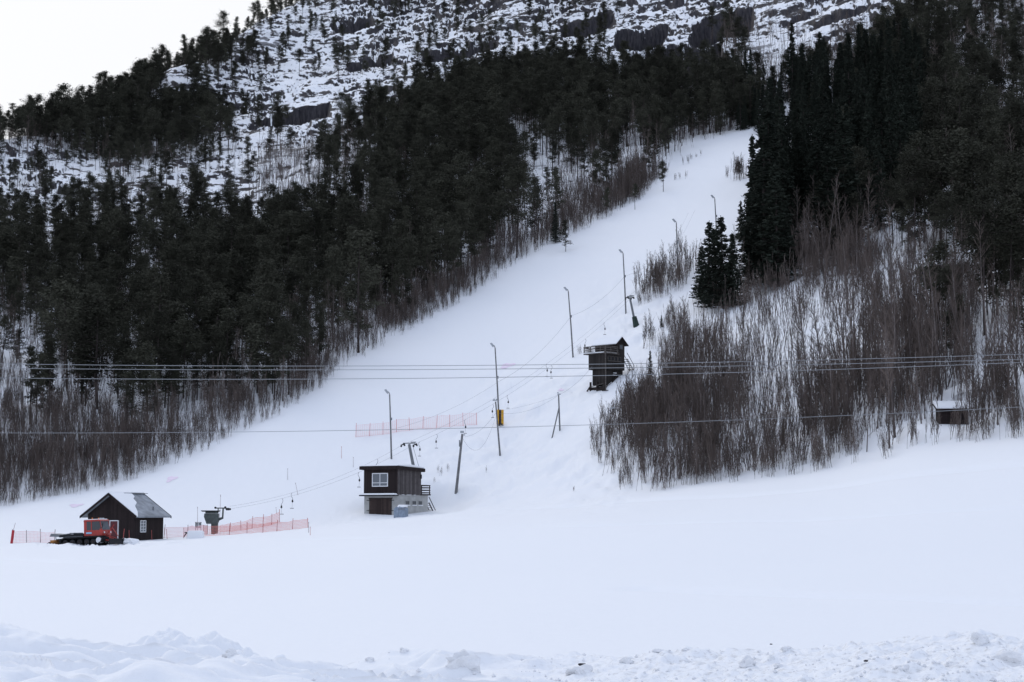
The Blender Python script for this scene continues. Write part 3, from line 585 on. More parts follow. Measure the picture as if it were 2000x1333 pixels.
for kind in VAR:
    lst = sorted([t for t in trees[kind]], key=lambda t: -t['vis']); ind = lst[:NMAX[kind]]; rest = lst[NMAX[kind]:]
    PROTO[kind] = [None] * len(VAR[kind])
    for v in range(len(VAR[kind])):      # every variant needs one real tree
        if not any(t['v'] == v for t in ind): ind[-1 - v]['v'] = v
    for t in ind:
        root = thing(NAMES[kind][0], (t['x'], t['y'], t['z'] - .05), t['r'], LBL[kind](t), NAMES[kind][1]); root['group'] = GRP[kind] + ' (' + str(abs(hash(root['label'])) % 1) + ')' if False else GRP[kind]
        root.scale = (t['s'], t['s'], t['s'] * t['sz']); root.rotation_euler = (*tilt(t), t['r']); parts = []
        for nm, me in zip(('trunk', 'crown'), VAR[kind][t['v']]):
            o = bpy.data.objects.new(nm, me); COL.objects.link(o); o.parent = root; parts.append(o)
        if PROTO[kind][t['v']] is None: PROTO[kind][t['v']] = parts
    print(kind, len(lst), 'individuals', len(ind))
    if rest: forest_mass(*MASS[kind], kind, rest)

# ------------------------------------------------------------------ materials of built things
def board_mat(name, c1, c2, sc=7.0, axis=0, rough=.85):
    m = bpy.data.materials.new(name); m.use_nodes = True; n = m.node_tree.nodes; l = m.node_tree.links; b = n['Principled BSDF']; b.inputs['Roughness'].default_value = rough; b.inputs['Specular IOR Level'].default_value = .2
    tc = n.new('ShaderNodeTexCoord'); sp = n.new('ShaderNodeSeparateXYZ'); l.new(tc.outputs['Object'], sp.inputs[0])
    ad = n.new('ShaderNodeMath'); ad.operation = 'ADD'; 
    if axis == 2: l.new(sp.outputs[2], ad.inputs[0]); ad.inputs[1].default_value = 0
    else: l.new(sp.outputs[0], ad.inputs[0]); l.new(sp.outputs[1], ad.inputs[1])
    mu = n.new('ShaderNodeMath'); mu.operation = 'MULTIPLY'; l.new(ad.outputs[0], mu.inputs[0]); mu.inputs[1].default_value = sc
    fl = n.new('ShaderNodeMath'); fl.operation = 'FLOOR'; l.new(mu.outputs[0], fl.inputs[0])
    wn = n.new('ShaderNodeTexWhiteNoise'); wn.noise_dimensions = '1D'; l.new(fl.outputs[0], wn.inputs['W'])
    no = n.new('ShaderNodeTexNoise'); no.inputs['Scale'].default_value = 3; no.inputs['Detail'].default_value = 6; l.new(tc.outputs['Object'], no.inputs[0])
    a2 = n.new('ShaderNodeMath'); a2.operation = 'MULTIPLY'; l.new(wn.outputs['Value'], a2.inputs[0]); l.new(no.outputs[0], a2.inputs[1])
    mx = n.new('ShaderNodeMix'); mx.data_type = 'RGBA'; l.new(a2.outputs[0], mx.inputs[0]); mx.inputs[6].default_value = (*c1, 1); mx.inputs[7].default_value = (*c2, 1); l.new(mx.outputs[2], b.inputs['Base Color'])
    fr = n.new('ShaderNodeMath'); fr.operation = 'FRACT'; l.new(mu.outputs[0], fr.inputs[0]); pp = n.new('ShaderNodeMath'); pp.operation = 'PINGPONG'; l.new(fr.outputs[0], pp.inputs[0]); pp.inputs[1].default_value = .5
    mr = n.new('ShaderNodeMapRange'); l.new(pp.outputs[0], mr.inputs[0]); mr.inputs[2].default_value = .12
    bp = n.new('ShaderNodeBump'); bp.inputs['Strength'].default_value = .8; bp.inputs['Distance'].default_value = .03; l.new(mr.outputs[0], bp.inputs['Height']); l.new(bp.outputs[0], b.inputs['Normal'])
    return m
M_DKWOOD = board_mat('dark_stained_boards', (.017, .012, .012), (.040, .028, .027), 6)
M_GYWOOD = board_mat('weathered_boards', (.045, .038, .038), (.24, .215, .21), 7)
M_TOWER = board_mat('tower_boards', (.020, .017, .016), (.062, .052, .048), 6)
M_BRDOOR = board_mat('brown_door_boards', (.035, .024, .022), (.085, .06, .052), 5)
M_RAIL = node_mat('grey_rail_wood', (.10, .088, .08), .9, .2, nscale=4, namt=.4)
M_DKRAIL = node_mat('dark_rail_wood', (.035, .027, .025), .9, .2, nscale=4, namt=.4)
M_CONC = node_mat('grey_render', (.40, .40, .385), .9, .2, nscale=1.1, namt=.20, bump=.3, bscale=18)
M_SNOW = node_mat('settled_snow', (.86, .87, .885), .7, .15, bump=.4, bscale=5)
M_ROOF = node_mat('frosted_sheet_roof', (.24, .26, .29), .6, .4, nscale=1.3, namt=.35, bump=.2, bscale=30)
M_WHITE = node_mat('white_paint', (.72, .73, .74), .5, .4, nscale=5, namt=.06)
M_GLASS = node_mat('window_glass', (.10, .115, .13), .08, .8)
M_DGLASS = node_mat('dark_glass', (.02, .025, .03), .06, .8)
M_REDDOOR = node_mat('red_door_paint', (.085, .010, .014), .5, .4, nscale=3, namt=.15)
M_RED = node_mat('red_machine_paint', (.36, .028, .018), .38, .5, nscale=3, namt=.2)
M_ORANGE = node_mat('orange_beacon', (.7, .18, .03), .4, .5)
M_YEL = node_mat('yellow_pad', (.62, .33, .03), .7, .3, nscale=3, namt=.25)
M_BLACK = node_mat('black_rubber', (.018, .018, .02), .8, .3, nscale=8, namt=.3)
M_METAL = node_mat('galvanised_steel', (.17, .18, .19), .55, .5, .3, nscale=3, namt=.25)
M_POLE = node_mat('weathered_pole', (.17, .17, .172), .85, .3, nscale=2.5, namt=.3)
M_LAMP = node_mat('lamp_housing', (.36, .38, .40), .4, .5, .2)
M_GREEN = node_mat('grey_green_paint', (.065, .078, .075), .55, .4, nscale=3, namt=.3)
M_PADG = node_mat('dark_green_pad', (.028, .045, .038), .8, .3, nscale=4, namt=.35)
M_BLUEG = node_mat('blue_grey_steel', (.22, .27, .34), .55, .4, nscale=3, namt=.2)
M_WIRE = node_mat('line_wire', (.26, .27, .28), .5, .5, .2)
M_ROPE = node_mat('steel_rope', (.22, .225, .235), .6, .4)
M_NET = node_mat('salmon_net', (.82, .26, .22), .7, .2)
M_NETF = node_mat('faded_pink_net', (.86, .52, .53), .7, .2)
M_STAKE = node_mat('red_stake', (.42, .10, .09), .6, .3)
M_DSTAKE = node_mat('dull_stake', (.22, .15, .15), .7, .3)
M_ROCK = node_mat('dark_rock', (.05, .046, .048), .9, .2, nscale=2, namt=.5, bump=.6, bscale=6)
M_PINK = node_mat('pink_dyed_snow', (.86, .74, .84), .8, .1, nscale=1.5, namt=.08)
M_SKYB = node_mat('pale_blue_paint', (.28, .48, .66), .5, .4)
M_BARREL = node_mat('log_bark', (.09, .075, .065), .9, .2, nscale=3, namt=.4)
def K(p): return math.hypot(p.x, p.y) / FPX

def rock(name, g, sx, sy, sz, seed, label, cat, mat=M_ROCK, group=None, snow=False):
    import bmesh
    bm = bmesh.new(); bmesh.ops.create_icosphere(bm, subdivisions=3, radius=1)
    for v in bm.verts:
        p = v.co; f = 1 + .75 * float(fbm(np.array(p.x * 1.4 + seed), np.array(p.y * 1.4 + p.z * 1.9), seed, 4, .6)); v.co = Vector((p.x * sx * f, p.y * sy * f, p.z * sz * f))
    me = bpy.data.meshes.new(name); bm.to_mesh(me); bm.free(); me.materials.append(mat); o = bpy.data.objects.new(name, me); COL.objects.link(o); o.location = g; return tag(o, label, cat, group)
# ------------------------------------------------------------------ brown cabin
C = ground(261, 1057); th = R(35) + math.atan2(C.x, C.y); k = K(C); w, Lc = 87 * k / math.cos(R(35)), 56 * k / math.sin(R(35))
lx = Vector((math.cos(th), -math.sin(th), 0)); ly = Vector((math.sin(th), math.cos(th), 0))
cabin = thing('wooden_cabin', C - lx * (w / 2), -th, 'dark brown gabled wooden cabin behind the red snow groomer, roof half snow covered', 'cabin')
he, hp = 2.70, 4.62
MB().slab([(-w/2, -1), (w/2, -1), (w/2, he), (0, hp), (-w/2, he)], 0, Lc, 'y').build('wall', M_DKWOOD, cabin)
sl = (hp - he) / (w / 2); ov = .58
rf = MB()
for s_ in (-1, 1):
    rf.slab([(s_ * 0, hp + .03), (s_ * (w/2 + ov), he - ov * sl + .03), (s_ * (w/2 + ov), he - ov * sl + .19), (0, hp + .19)], -.5, Lc + .5, 'y')
roof = rf.build('roof', M_ROOF, cabin)
for y0 in (-.56, Lc + .5):
    fa = MB()
    for s_ in (-1, 1): fa.slab([(0, hp - .02), (s_ * (w/2 + ov + .04), he - (ov + .04) * sl - .02), (s_ * (w/2 + ov + .04), he - (ov + .04) * sl + .23), (0, hp + .23)], y0, y0 + .06, 'y')
    fa.build('fascia', M_DKWOOD, roof)
sn = MB(); o_ = [( .0, -.48), (.0, 3.4), (.55, 3.25), (.9, 2.55), (1.5, 2.3), (2.0, 1.3), (2.9, .5), (3.62, -.48)]
up = .21; n = len(o_)
v = [(x, y, hp - x * sl + up) for x, y in o_] + [(x, y, hp - x * sl + up + .11) for x, y in o_]
sn.add(v, [tuple(range(n)), tuple(range(2*n-1, n-1, -1))] + [(i, (i+1) % n, (i+1) % n + n, i + n) for i in range(n)])
sn.slab([(0, hp + .21), (-(w/2 + ov), he - ov * sl + .21), (-(w/2 + ov), he - ov * sl + .36), (0, hp + .36)], -.5, Lc + .5, 'y')
sn.build('roof_snow', M_SNOW, roof, bevel=.04)
MB().box((0, Lc / 2 + 1.5, hp + .24), (.3, 4.2, .06)).build('ridge_cap', M_METAL, roof)
def window(par, x, y, z, ww, hh, face, cols_, rows_, frame=M_WHITE, glass=M_GLASS, fw=.08):
    """face 'f': on a wall facing local -y at y; face 's': on a wall facing local +x at x"""
    def bx(m, a, b, c_, d_, t0, t1):
        if face == 'f': m.box(((a + b) / 2, y - (t0 + t1) / 2, (c_ + d_) / 2), (b - a, t1 - t0, d_ - c_))
        else: m.box((x + (t0 + t1) / 2, (a + b) / 2, (c_ + d_) / 2), (t1 - t0, b - a, d_ - c_))
    u = x if face == 'f' else y
    f = MB(); a, b, c_, d_ = u - ww/2, u + ww/2, z, z + hh
    bx(f, a, a + fw, c_, d_, .0, .07); bx(f, b - fw, b, c_, d_, .0, .07); bx(f, a + fw, b - fw, d_ - fw, d_, .0, .07); bx(f, a + fw, b - fw, c_, c_ + fw, .0, .07)
    for i in range(1, cols_): q = a + ww * i / cols_; bx(f, q - fw * .4, q + fw * .4, c_ + fw, d_ - fw, .0, .06)
    for i in range(1, rows_): q = c_ + hh * i / rows_; bx(f, a + fw, b - fw, q - fw * .25, q + fw * .25, .0, .055)
    fo = f.build('window', frame, par); g = MB(); bx(g, a + fw * .5, b - fw * .5, c_ + fw * .5, d_ - fw * .5, .005, .03); g.build('pane', glass, fo); return fo
wi = window(cabin, w / 2, 1.55, .85, .98, 1.22, 's', 2, 4, fw=.07)
dr = MB().box((.45, -.04, 1.0), (.92, .06, 1.95)).build('door', M_REDDOOR, cabin)
fr = MB(); fr.box((-.05, -.05, 1.03), (.08, .10, 2.05)); fr.box((.95, -.05, 1.03), (.08, .10, 2.05)); fr.box((.45, -.05, 2.03), (.92, .10, .09)); fr.build('door_frame', M_WHITE, dr)
MB().box((.8, -.10, 1.0), (.12, .05, .04)).build('handle', M_METAL, dr)
MB().slab([(-3, -.6), (3, -.6), (3, .12), (-3, .2)], -.16, -.05, 'y').build('foundation_board', M_DKRAIL, cabin)
MB().box((2.5, 3.8, hp - 2.5 * sl + .3), (.12, .12, .5)).build('vent_pipe', M_METAL, roof)

# ------------------------------------------------------------------ two storey garage hut
C = ground(776, 1007); th = R(34); k = K(C); W2 = 65 * k / math.cos(th); Lu = 45 * k / math.sin(th); Ll = 60.5 * k / math.sin(th); tv = th; th = th + math.atan2(C.x, C.y)
lx = Vector((math.cos(th), -math.sin(th), 0))
hut = thing('garage_hut', C - lx * (W2 / 2), -th, 'two storey hut, dark boards above grey rendered garage with brown doors', 'hut')
h1, h2 = 40 * k, 91 * k
MB().box((0, Ll / 2, h1 / 2 - .75), (W2, Ll, h1 + 1.5)).build('lower_wall', M_CONC, hut)
MB().box((0, Lu / 2 + .0, (h1 + h2) / 2), (W2 + .10, Lu + .06, h2 - h1)).build('upper_wall', M_DKWOOD, hut)
MB().box((W2 / 2 + .07, Lu / 2, (h1 + h2) / 2 + .02), (.05, Lu + .1, h2 - h1 + .06)).build('side_cladding', M_GYWOOD, hut)
rf = MB().slab([(-.5, h2 - .12), (Lu + .45, h2 - .34), (Lu + .45, h2 + .06), (-.5, h2 + .28)], -W2 / 2 - .4, W2 / 2 + .42, 'x').build('roof', M_DKWOOD, hut)
MB().slab([(-.46, h2 + .29), (Lu + .40, h2 + .07), (Lu + .38, h2 + .27), (Lu * .5, h2 + .50), (-.38, h2 + .42)], -W2 / 2 - .34, W2 / 2 + .36, 'x').build('roof_snow', M_SNOW, rf, bevel=.12)
cn_ = MB().box((-.08, -.32, h1 - .10), (W2 + .42, .75, .13)).build('canopy', M_BLACK, hut)
MB().box((-.10, -.33, h1 + .06), (W2 + .36, .72, .20), taper=.93).build('canopy_snow', M_SNOW, cn_, bevel=.06)
wf = window(hut, -.08, -.03, h1 + .95, 31 * k / math.cos(tv), 26.5 * k, 'f', 2, 1, fw=.10)
tr_ = MB(); tr_.box((-.08, -.075, h1 + 1.40), (31 * k / math.cos(tv) - .2, .03, .07)); tr_.build('transom', M_WHITE, wf)
gd = MB(); dw = 44 * k / math.cos(tv)
for s_ in (-1, 1): gd.box((-.02 + s_ * dw / 4, -.03, 1.02 - .15), (dw / 2 - .02, .07, 2.15))
gdo = gd.build('garage_door', M_BRDOOR, hut)
MB().box((-.02, -.035, 2.0), (dw + .14, .05, .10)).build('lintel', M_DKRAIL, gdo)
for s_ in (-1, 1):
    for z_ in (.55, 1.75): MB().box((-.02 + s_ * (dw / 2 + .05), -.075, z_), (.62, .03, .06)).build('hinge', M_BLACK, gdo)
for q in (790.0, 794 + 9.5, 815.5):
    yy = (q + 4 - 776) * k / math.sin(tv) + .1
    f = window(hut, W2 / 2, yy, h1 - 1.22, .90, .52, 's', 1, 1, frame=M_CONC, glass=M_DGLASS, fw=.05)
    MB().box((W2 / 2 + .07, yy, h1 - 1.24), (.15, .9, .09)).build('sill_snow', M_SNOW, f)
lg = MB()
for i, l_ in enumerate((.5, .9, .3)): lg.box((W2 / 2 + .12, 1.0 + i * 1.25, h1 - .02), (.10, l_, .05))
lg.build('ledge_snow', M_SNOW, hut)
bal = MB(); bal.box((0, (Lu + Ll) / 2 + .2, h1 - .02 + .06), (W2 + .2, Ll - Lu + .6, .16))
for yv in (Lu + .25, Ll + .35):
    for xv in (W2 / 2 + .02, -W2 / 2): bal.box((xv, yv, h1 + .6), (.09, .09, 1.15))
for zv in (.28, .58, .88, 1.15): bal.box((W2 / 2 + .06, (Lu + Ll) / 2 + .3, h1 + zv), (.04, Ll - Lu + .3, .13)); bal.box((0, Ll + .38, h1 + zv), (W2, .04, .13))
bal.build('balcony', M_DKRAIL, hut)
stp = MB()
for xv in (W2 / 2 - .1, W2 / 2 - 1.0): stp.tube((xv, Ll + .4, h1 - .9), (xv + .0, Ll + 2.0, h1 - 2.7), .07, .07, 4); stp.tube((xv, Ll + .4, h1 - .2), (xv, Ll + 2.0, h1 - 2.0), .05, .05, 4)
for i in range(7): stp.box((W2 / 2 - .55, Ll + .45 + i * .23, h1 - 1.0 - i * .26), (.95, .24, .05))
stp.build('stairs', M_DKRAIL, hut)
MB().box((W2 / 2 + .14, Lu - .05, h2 - .9), (.12, .2, .5)).build('meter_box', M_BLACK, hut)

b = ground(781, 1011); kb = K(b)
bn = thing('metal_bin', b + Vector((0, .4, 0)), R(-28), 'blue grey metal container with snow on its lid beside the garage doors', 'container')
MB().slab([(-.62, -.5), (.05, -.5), (.05, 1.12), (-.30, 1.20), (-.62, .95)], -.42, .42, 'y').build('body', M_BLUEG, bn, bevel=.03)
MB().slab([(.06, -.5), (.85, -.5), (.85, 1.05), (.06, 1.25)], -.40, .40, 'y').build('front_panel', M_BLUEG, bn, bevel=.03)
MB().box((.32, 0, 1.28), (1.1, .82, .30), taper=.8).build('snow_cap', M_SNOW, bn, bevel=.10)
MB().box((.46, -.42, .95), (.8, .05, .10)).build('rim', M_METAL, bn)

# ------------------------------------------------------------------ judges' tower on the slope
C = ground(1181, 762); th = R(40); k = K(C); Wt = 31.5 * k / math.cos(th); Lt = 39.5 * k / math.sin(th); th = th + math.atan2(C.x, C.y)
lx = Vector((math.cos(th), -math.sin(th), 0))
tw = thing('judges_tower', C - lx * (Wt / 2), -th, 'three storey dark timber tower with a railed deck and snow covered roof', 'tower')
z1, z2, z3 = 41 * k, 72 * k, 92 * k
MB().box((.1, Lt / 2 + .1, z1 / 2 + .35), (Wt - .75, Lt - .3, z1 - .7)).build('lower_wall', M_TOWER, tw)
MB().box((0, Lt / 2, (z1 + z2) / 2), (Wt, Lt, z2 - z1)).build('middle_wall', M_TOWER, tw)
x0, x1, y0, y1 = -Wt / 2 - 1.0, Wt / 2 - .02, 2.55, Lt + .05
uc = MB().slab([(y0, z2), (y1, z2), (y1, z2 + 1.55), ((y0 + y1) / 2, z2 + 2.25), (y0, z2 + 1.55)], x0, x1, 'x').build('upper_cabin', M_TOWER, tw)
rf = MB(); ym = (y0 + y1) / 2; so_ = .42; sl = .70 / ((y1 - y0) / 2)
for s_ in (-1, 1):
    e_ = (y1 - y0) / 2 + so_; rf.slab([(ym, z2 + 2.27), (ym + s_ * e_, z2 + 2.27 - e_ * sl), (ym + s_ * e_, z2 + 2.37 - e_ * sl), (ym, z2 + 2.37)], x0 - .35, x1 + .4, 'x')
rfo = rf.build('roof', M_DKRAIL, tw)
sn = MB()
for s_ in (-1, 1):
    e_ = (y1 - y0) / 2 + so_ - .03; sn.slab([(ym, z2 + 2.38), (ym + s_ * e_, z2 + 2.38 - e_ * sl), (ym + s_ * e_, z2 + 2.50 - e_ * sl), (ym, z2 + 2.55)], x0 - .32, x1 + .30, 'x')
sn.build('roof_snow', M_SNOW, rfo, bevel=.04)
window(uc, x1, (y0 + y1) / 2 + .1, z2 + .75, .75, .62, 's', 1, 1, frame=M_RAIL, glass=M_GLASS, fw=.06)
dk = MB().box((-.25, 1.35, z2 + .03), (Wt + .95, 3.1, .14)).build('deck', M_RAIL, tw)
rl = MB()
for xv, yv in ((-Wt/2 - .65, -.15), (-Wt/2 + .5, -.15), (Wt/2 - .6, -.15), (Wt/2 + .18, -.15), (Wt/2 + .18, 1.1), (Wt/2 + .18, 2.5), (-Wt/2 - .65, 1.2), (-Wt/2 - .65, 2.6)): rl.box((xv, yv, z2 + .45), (.09, .09, 1.05))
for zv in (.22, .50, .78, .98):
    rl.box((-.23, -.20, z2 + zv), (Wt + .95, .04, .11)); rl.box((Wt/2 + .24, 1.2, z2 + zv), (.04, 2.8, .12)); rl.box((-Wt/2 - .70, 1.2, z2 + zv), (.04, 2.8, .11))
rl.build('railing', M_RAIL, tw)
sb_ = MB(); sb_.box((-.25, -.24, z2 + .13), (Wt + .7, .12, .09)); sb_.box((Wt/2 + .05, 1.3, z2 + .13), (.25, 2.4, .08)); sb_.build('deck_snow', M_SNOW, dk)
for i in range(4):
    yy = .95 + i * .72; f = window(tw, Wt / 2, yy, z2 - .95, .6, .62, 's', 1, 1, frame=M_RAIL, glass=M_BLACK, fw=.05)
MB().box((Wt/2 + .06, 2.05, z2 - 1.0), (.10, 3.1, .06)).build('sill_board', M_RAIL, tw)
MB().path([(Wt/2 + .35, -.2, -1.2), (Wt/2 + .35, -.2, z2 + 1.0)], .085, 8).build('corner_post', M_RAIL, tw)
ft = MB(); ft.box((-.2, .35, .18), (Wt - .1, .18, .5)); ft.box((0, Lt / 2, -.2), (Wt - .3, Lt - .4, 1.3))
for xv in (-Wt/2 + .25, 0, Wt/2 - .2):
    ft.box((xv, .12, .25), (.2, .2, 1.8))
ft.tube((Wt/2 + .05, -.2, -.1), (Wt/2 + .05, 1.3, .9), .07, .07, 4); ft.tube((Wt/2 + .06, 1.2, .7), (Wt/2 + .06, 2.6, 2.1), .08, .08, 4); ft.tube((-Wt/2 - .15, -.2, -.1), (-Wt/2 + .3, .0, .6), .10, .10, 5)
ft.build('footing', M_DKRAIL, tw)
bm_ = MB(); bm_.tube((-Wt/2 + .1, -.05, .45), (Wt/2 - .2, -.05, .85), .05, .05, 4); bm_.tube((Wt/2 + .03, .1, .1), (Wt/2 + .03, .7, .75), .05, .05, 4); bm_.build('brace', M_RAIL, tw)
st_ = MB()
for xv in (.0, .75): st_.tube((Wt/2 - .3 + xv * .9, Lt + .1, z2 - .5), (Wt/2 + .15 + xv, Lt + .9, z1 - .1), .05, .05, 4); st_.tube((Wt/2 - .3 + xv * .9, Lt + .1, z2 + .3), (Wt/2 + .15 + xv, Lt + .9, z1 + .75), .04, .04, 4); st_.box((Wt/2 + .15 + xv, Lt + .9, z1 + .3), (.07, .07, 1.0))
for i in range(6): st_.box((Wt/2 + .1 + i * .08, Lt + .15 + i * .14, z2 - .6 - i * .26), (.8, .22, .05))
st_.box((Wt/2 + .6, Lt + .9, z1 - .25), (1.0, .8, .12)); st_.build('stairs', M_RAIL, tw)
sl_ = MB(); sl_.box((Wt/2 + .10, 2.0, z1 - .75), (.3, .6, .10)); sl_.box((Wt/2 + .12, 3.3, z1 - .85), (.3, .7, .12)); sl_.box((Wt/2 + .10, 2.05, z1 - .45), (.3, .5, .08)); sl_.build('ledge_snow', M_SNOW, tw, bevel=.03)
for i in range(5):
    g = ground(1168 + i * 5, 764 + (i % 2)); 
    tag(MB().tube((g.x - .5, g.y - .2, g.z + .05), (g.x + .5, g.y + .35 * (i - 2), g.z + .16), .06, .05, 5).build('plank', M_DKRAIL), 'broken dark plank lying in the snow under the timber tower', 'plank', 'planks under the tower')

# ------------------------------------------------------------------ shed in the thicket
C = ground(1834, 830); k = K(C); sh = thing('small_shed', C + Vector((1.42, .2, -.1)), R(-6), 'small dark brown shed with thick snow on its roof among bare trees', 'shed')
MB().slab([(-.05, -1.2), (2.2, -1.2), (2.2, 2.05), (-.05, 1.55)], -1.35, 1.35, 'x').build('wall', M_DKWOOD, sh)
MB().slab([(-.35, 1.47), (2.4, 2.13), (2.4, 2.23), (-.35, 1.57)], -1.62, 1.55, 'x').build('roof', M_DKRAIL, sh)
MB().slab([(-.36, 1.58), (2.38, 2.24), (2.3, 2.50), (.9, 2.22), (-.28, 1.78)], -1.60, 1.50, 'x').build('roof_snow', M_SNOW, sh, bevel=.08)
MB().box((.1, -.09, .65), (.8, .05, 1.3)).build('door', M_BRDOOR, sh)

# ------------------------------------------------------------------ snow groomer
g0 = ground(163, 1066.5); cat = thing('snow_groomer', g0 + Vector((0, 1.2, -.05)), R(-20), 'red tracked snow groomer with black deck parked before the brown cabin', 'snow groomer')
cat.rotation_euler = (0, R(-2.5), R(-14)); cat.scale = (.9, .9, .9)
for s_ in (-1, 1):
    pr = [(-2.35, .42), (-2.05, .10), (1.75, .05), (2.30, .38), (2.42, .72), (2.12, .93), (-1.95, .86), (-2.35, .68)]
    prin = [(x * .955, .5 + (z - .5) * .84) for x, z in pr]; n = len(pr); y0 = s_ * 1.30; y1 = s_ * .48
    m = MB(); v = [(x, y0, z) for x, z in pr] + [(x, y1, z) for x, z in pr] + [(x, y0, z) for x, z in prin] + [(x, y1, z) for x, z in prin]; f = []
    for i in range(n):
        j = (i + 1) % n; f += [(i, j, n + j, n + i), (2*n+i, 3*n+i, 3*n+j, 2*n+j), (i, 2*n+i, 2*n+j, j), (n+i, n+j, 3*n+j, 3*n+i)]
    m.add(v, f)
    for i in range(n):                         # grouser bars
        a_ = Vector((pr[i][0], 0, pr[i][1])); b_ = Vector((pr[(i+1) % n][0], 0, pr[(i+1) % n][1])); c_ = max(1, int((b_ - a_).length / .16)); nn = Vector(((b_ - a_).z, 0, -(b_ - a_).x)).normalized()
        for j in range(c_):
            p = a_.lerp(b_, (j + .5) / c_) + nn * .03; m.box((p.x, (y0 + y1) / 2, p.z), (.035, .84, .07), Matrix.Rotation(math.atan2(-(b_ - a_).z, (b_ - a_).x), 3, 'Y'))
    tk = m.build('track', M_BLACK, cat)
    for x_ in (-1.75, -.95, -.15, .65, 1.35):
        wl = MB().tube((x_, s_ * 1.24, .40), (x_, s_ * .55, .40), .28, .28, 14).build('wheel', M_BLACK, tk)
        wl2 = MB().tube((x_, s_ * 1.27, .40), (x_, s_ * 1.0, .40), .13, .13, 10)
        wl2.build('hub', M_DKRAIL, tk)
    MB().tube((2.0, s_ * 1.26, .52), (2.0, s_ * .55, .52), .31, .31, 12).build('sprocket', M_WHITE, tk)
ch = MB().slab([(-2.35, .35), (2.2, .35), (2.4, .75), (2.2, 1.02), (-2.35, .98)], -.5, .5, 'y').build('chassis', M_BLACK, cat)
dkk = MB(); dkk.box((-1.1, 0, 1.04), (2.7, 2.3, .10)); dkk.box((-1.1, -1.12, 1.14), (2.6, .05, .10)); dkk.box((-.5, .1, 1.18), (1.2, 1.5, .2)); dkk.build('deck', M_BLACK, cat)
MB().box((-1.1, -1.17, .97), (2.6, .06, .05)).build('deck_trim', M_METAL, cat)
cab = MB(); cab.slab([(.25, .98), (2.22, .98), (2.36, 1.30), (2.30, 1.55), (.25, 1.55)], -1.0, 1.0, 'y')
cab.box((.38, 0, 2.0), (.30, 1.9, .95))
for s_ in (-1, 1):
    cab.slab([(1.02, 1.55), (1.12, 1.55), (1.12, 2.45), (1.02, 2.45)], s_ * .97, s_ * .88, 'y'); cab.tube((2.22, s_ * .92, 1.53), (1.98, s_ * .88, 2.47), .045, .045, 4)
    cab.slab([(1.98, 1.53), (2.26, 1.53), (2.0, 1.72)], s_ * .97, s_ * .9, 'y')
cbo = cab.build('cab', M_RED, cat)
rfm = MB().slab([(.20, 2.44), (2.06, 2.44), (2.12, 2.52), (1.95, 2.62), (.25, 2.62)], -1.0, 1.0, 'y').build('cab_roof', M_RED, cbo, bevel=.03)
MB().box((1.1, 0, 2.65), (1.7, 1.8, .06), taper=.95).build('roof_frost', M_SNOW, cbo)
for s_ in (-1, 1):
    MB().slab([(.53, 1.50), (1.02, 1.50), (1.02, 2.43), (.53, 2.43)], s_ * .955, s_ * .93, 'y').build('door_glass', M_DGLASS, cbo)
    MB().slab([(1.12, 1.55), (2.16, 1.55), (1.96, 2.43), (1.12, 2.43)], s_ * .945, s_ * .925, 'y').build('side_glass', M_DGLASS, cbo)
m = MB(); m.add([(2.235, -.9, 1.56), (2.235, .9, 1.56), (2.0, .86, 2.44), (2.0, -.86, 2.44), (2.215, -.9, 1.56), (2.215, .9, 1.56), (1.98, .86, 2.44), (1.98, -.86, 2.44)], [(0,1,2,3),(4,7,6,5),(0,4,5,1),(1,5,6,2),(2,6,7,3),(3,7,4,0)]); m.build('windscreen', M_GLASS, cbo)
MB().box((.80, -1.01, 1.28), (.62, .02, .17)).build('door_badge', M_SKYB, cbo)
for s_ in (-1, 1):
    MB().tube((2.34, s_ * .7, 1.30), (2.40, s_ * .7, 1.30), .10, .10, 10).build('headlight', M_WHITE, cat)
    MB().tube((1.05 + s_ * .1, s_ * .5, 2.64), (1.05 + s_ * .1, s_ * .5, 2.82), .08, .05, 8).build('beacon', M_ORANGE, cbo)
for y_ in (-.25, .3): MB().box((1.75, y_, 2.72), (.14, .2, .14)).build('work_light', M_LAMP, cbo)
MB().path([(2.2, -1.05, 1.75), (2.45, -1.25, 1.85), (2.45, -1.25, 2.15)], .025, 4).box((2.45, -1.25, 2.05), (.05, .18, .30)).build('mirror', M_BLACK, cbo)
bl = MB().slab([(3.25, .05), (3.50, .1), (3.40, .35), (3.46, .62), (3.34, .62), (3.25, .35)], -1.6, 1.6, 'y').build('blade', M_BLACK, cat)
ar = MB()
for s_ in (-1, 1): ar.tube((2.2, s_ * .45, .55), (3.28, s_ * .55, .40), .07, .07, 5); ar.tube((2.3, s_ * .3, 1.0), (3.28, s_ * .4, .58), .045, .045, 5)
ar.build('blade_arm', M_RED, cat)
for s_ in (-1, 1): MB().tube((3.36, s_ * 1.5, .6), (3.45, s_ * 1.6, 1.6), .04, .03, 5).build('blade_marker', M_RED, cat)
MB().tube((2.35, -.2, 1.0), (3.45, -.7, 2.0), .045, .04, 5).tube((2.6, .6, 1.75), (3.7, -.3, .85), .045, .04, 5).build('lift_strut', M_RED, cat)
ti = MB(); ti.box((-3.05, 0, .55), (.5, 2.9, .35)); ti.tube((-3.35, -1.45, .34), (-3.35, 1.45, .34), .20, .20, 10); tio = ti.build('tiller', M_ORANGE, cat)
tio.data.materials[0] = node_mat('rusty_orange_steel', (.30, .13, .035), .7, .3, nscale=4, namt=.5)
MB().slab([(-2.95, .30), (-3.4, .55), (-3.95, .18), (-4.1, .0), (-3.9, -.02), (-3.3, .05)], -1.5, 1.5, 'y').build('tiller_flap', M_BLACK, tio)
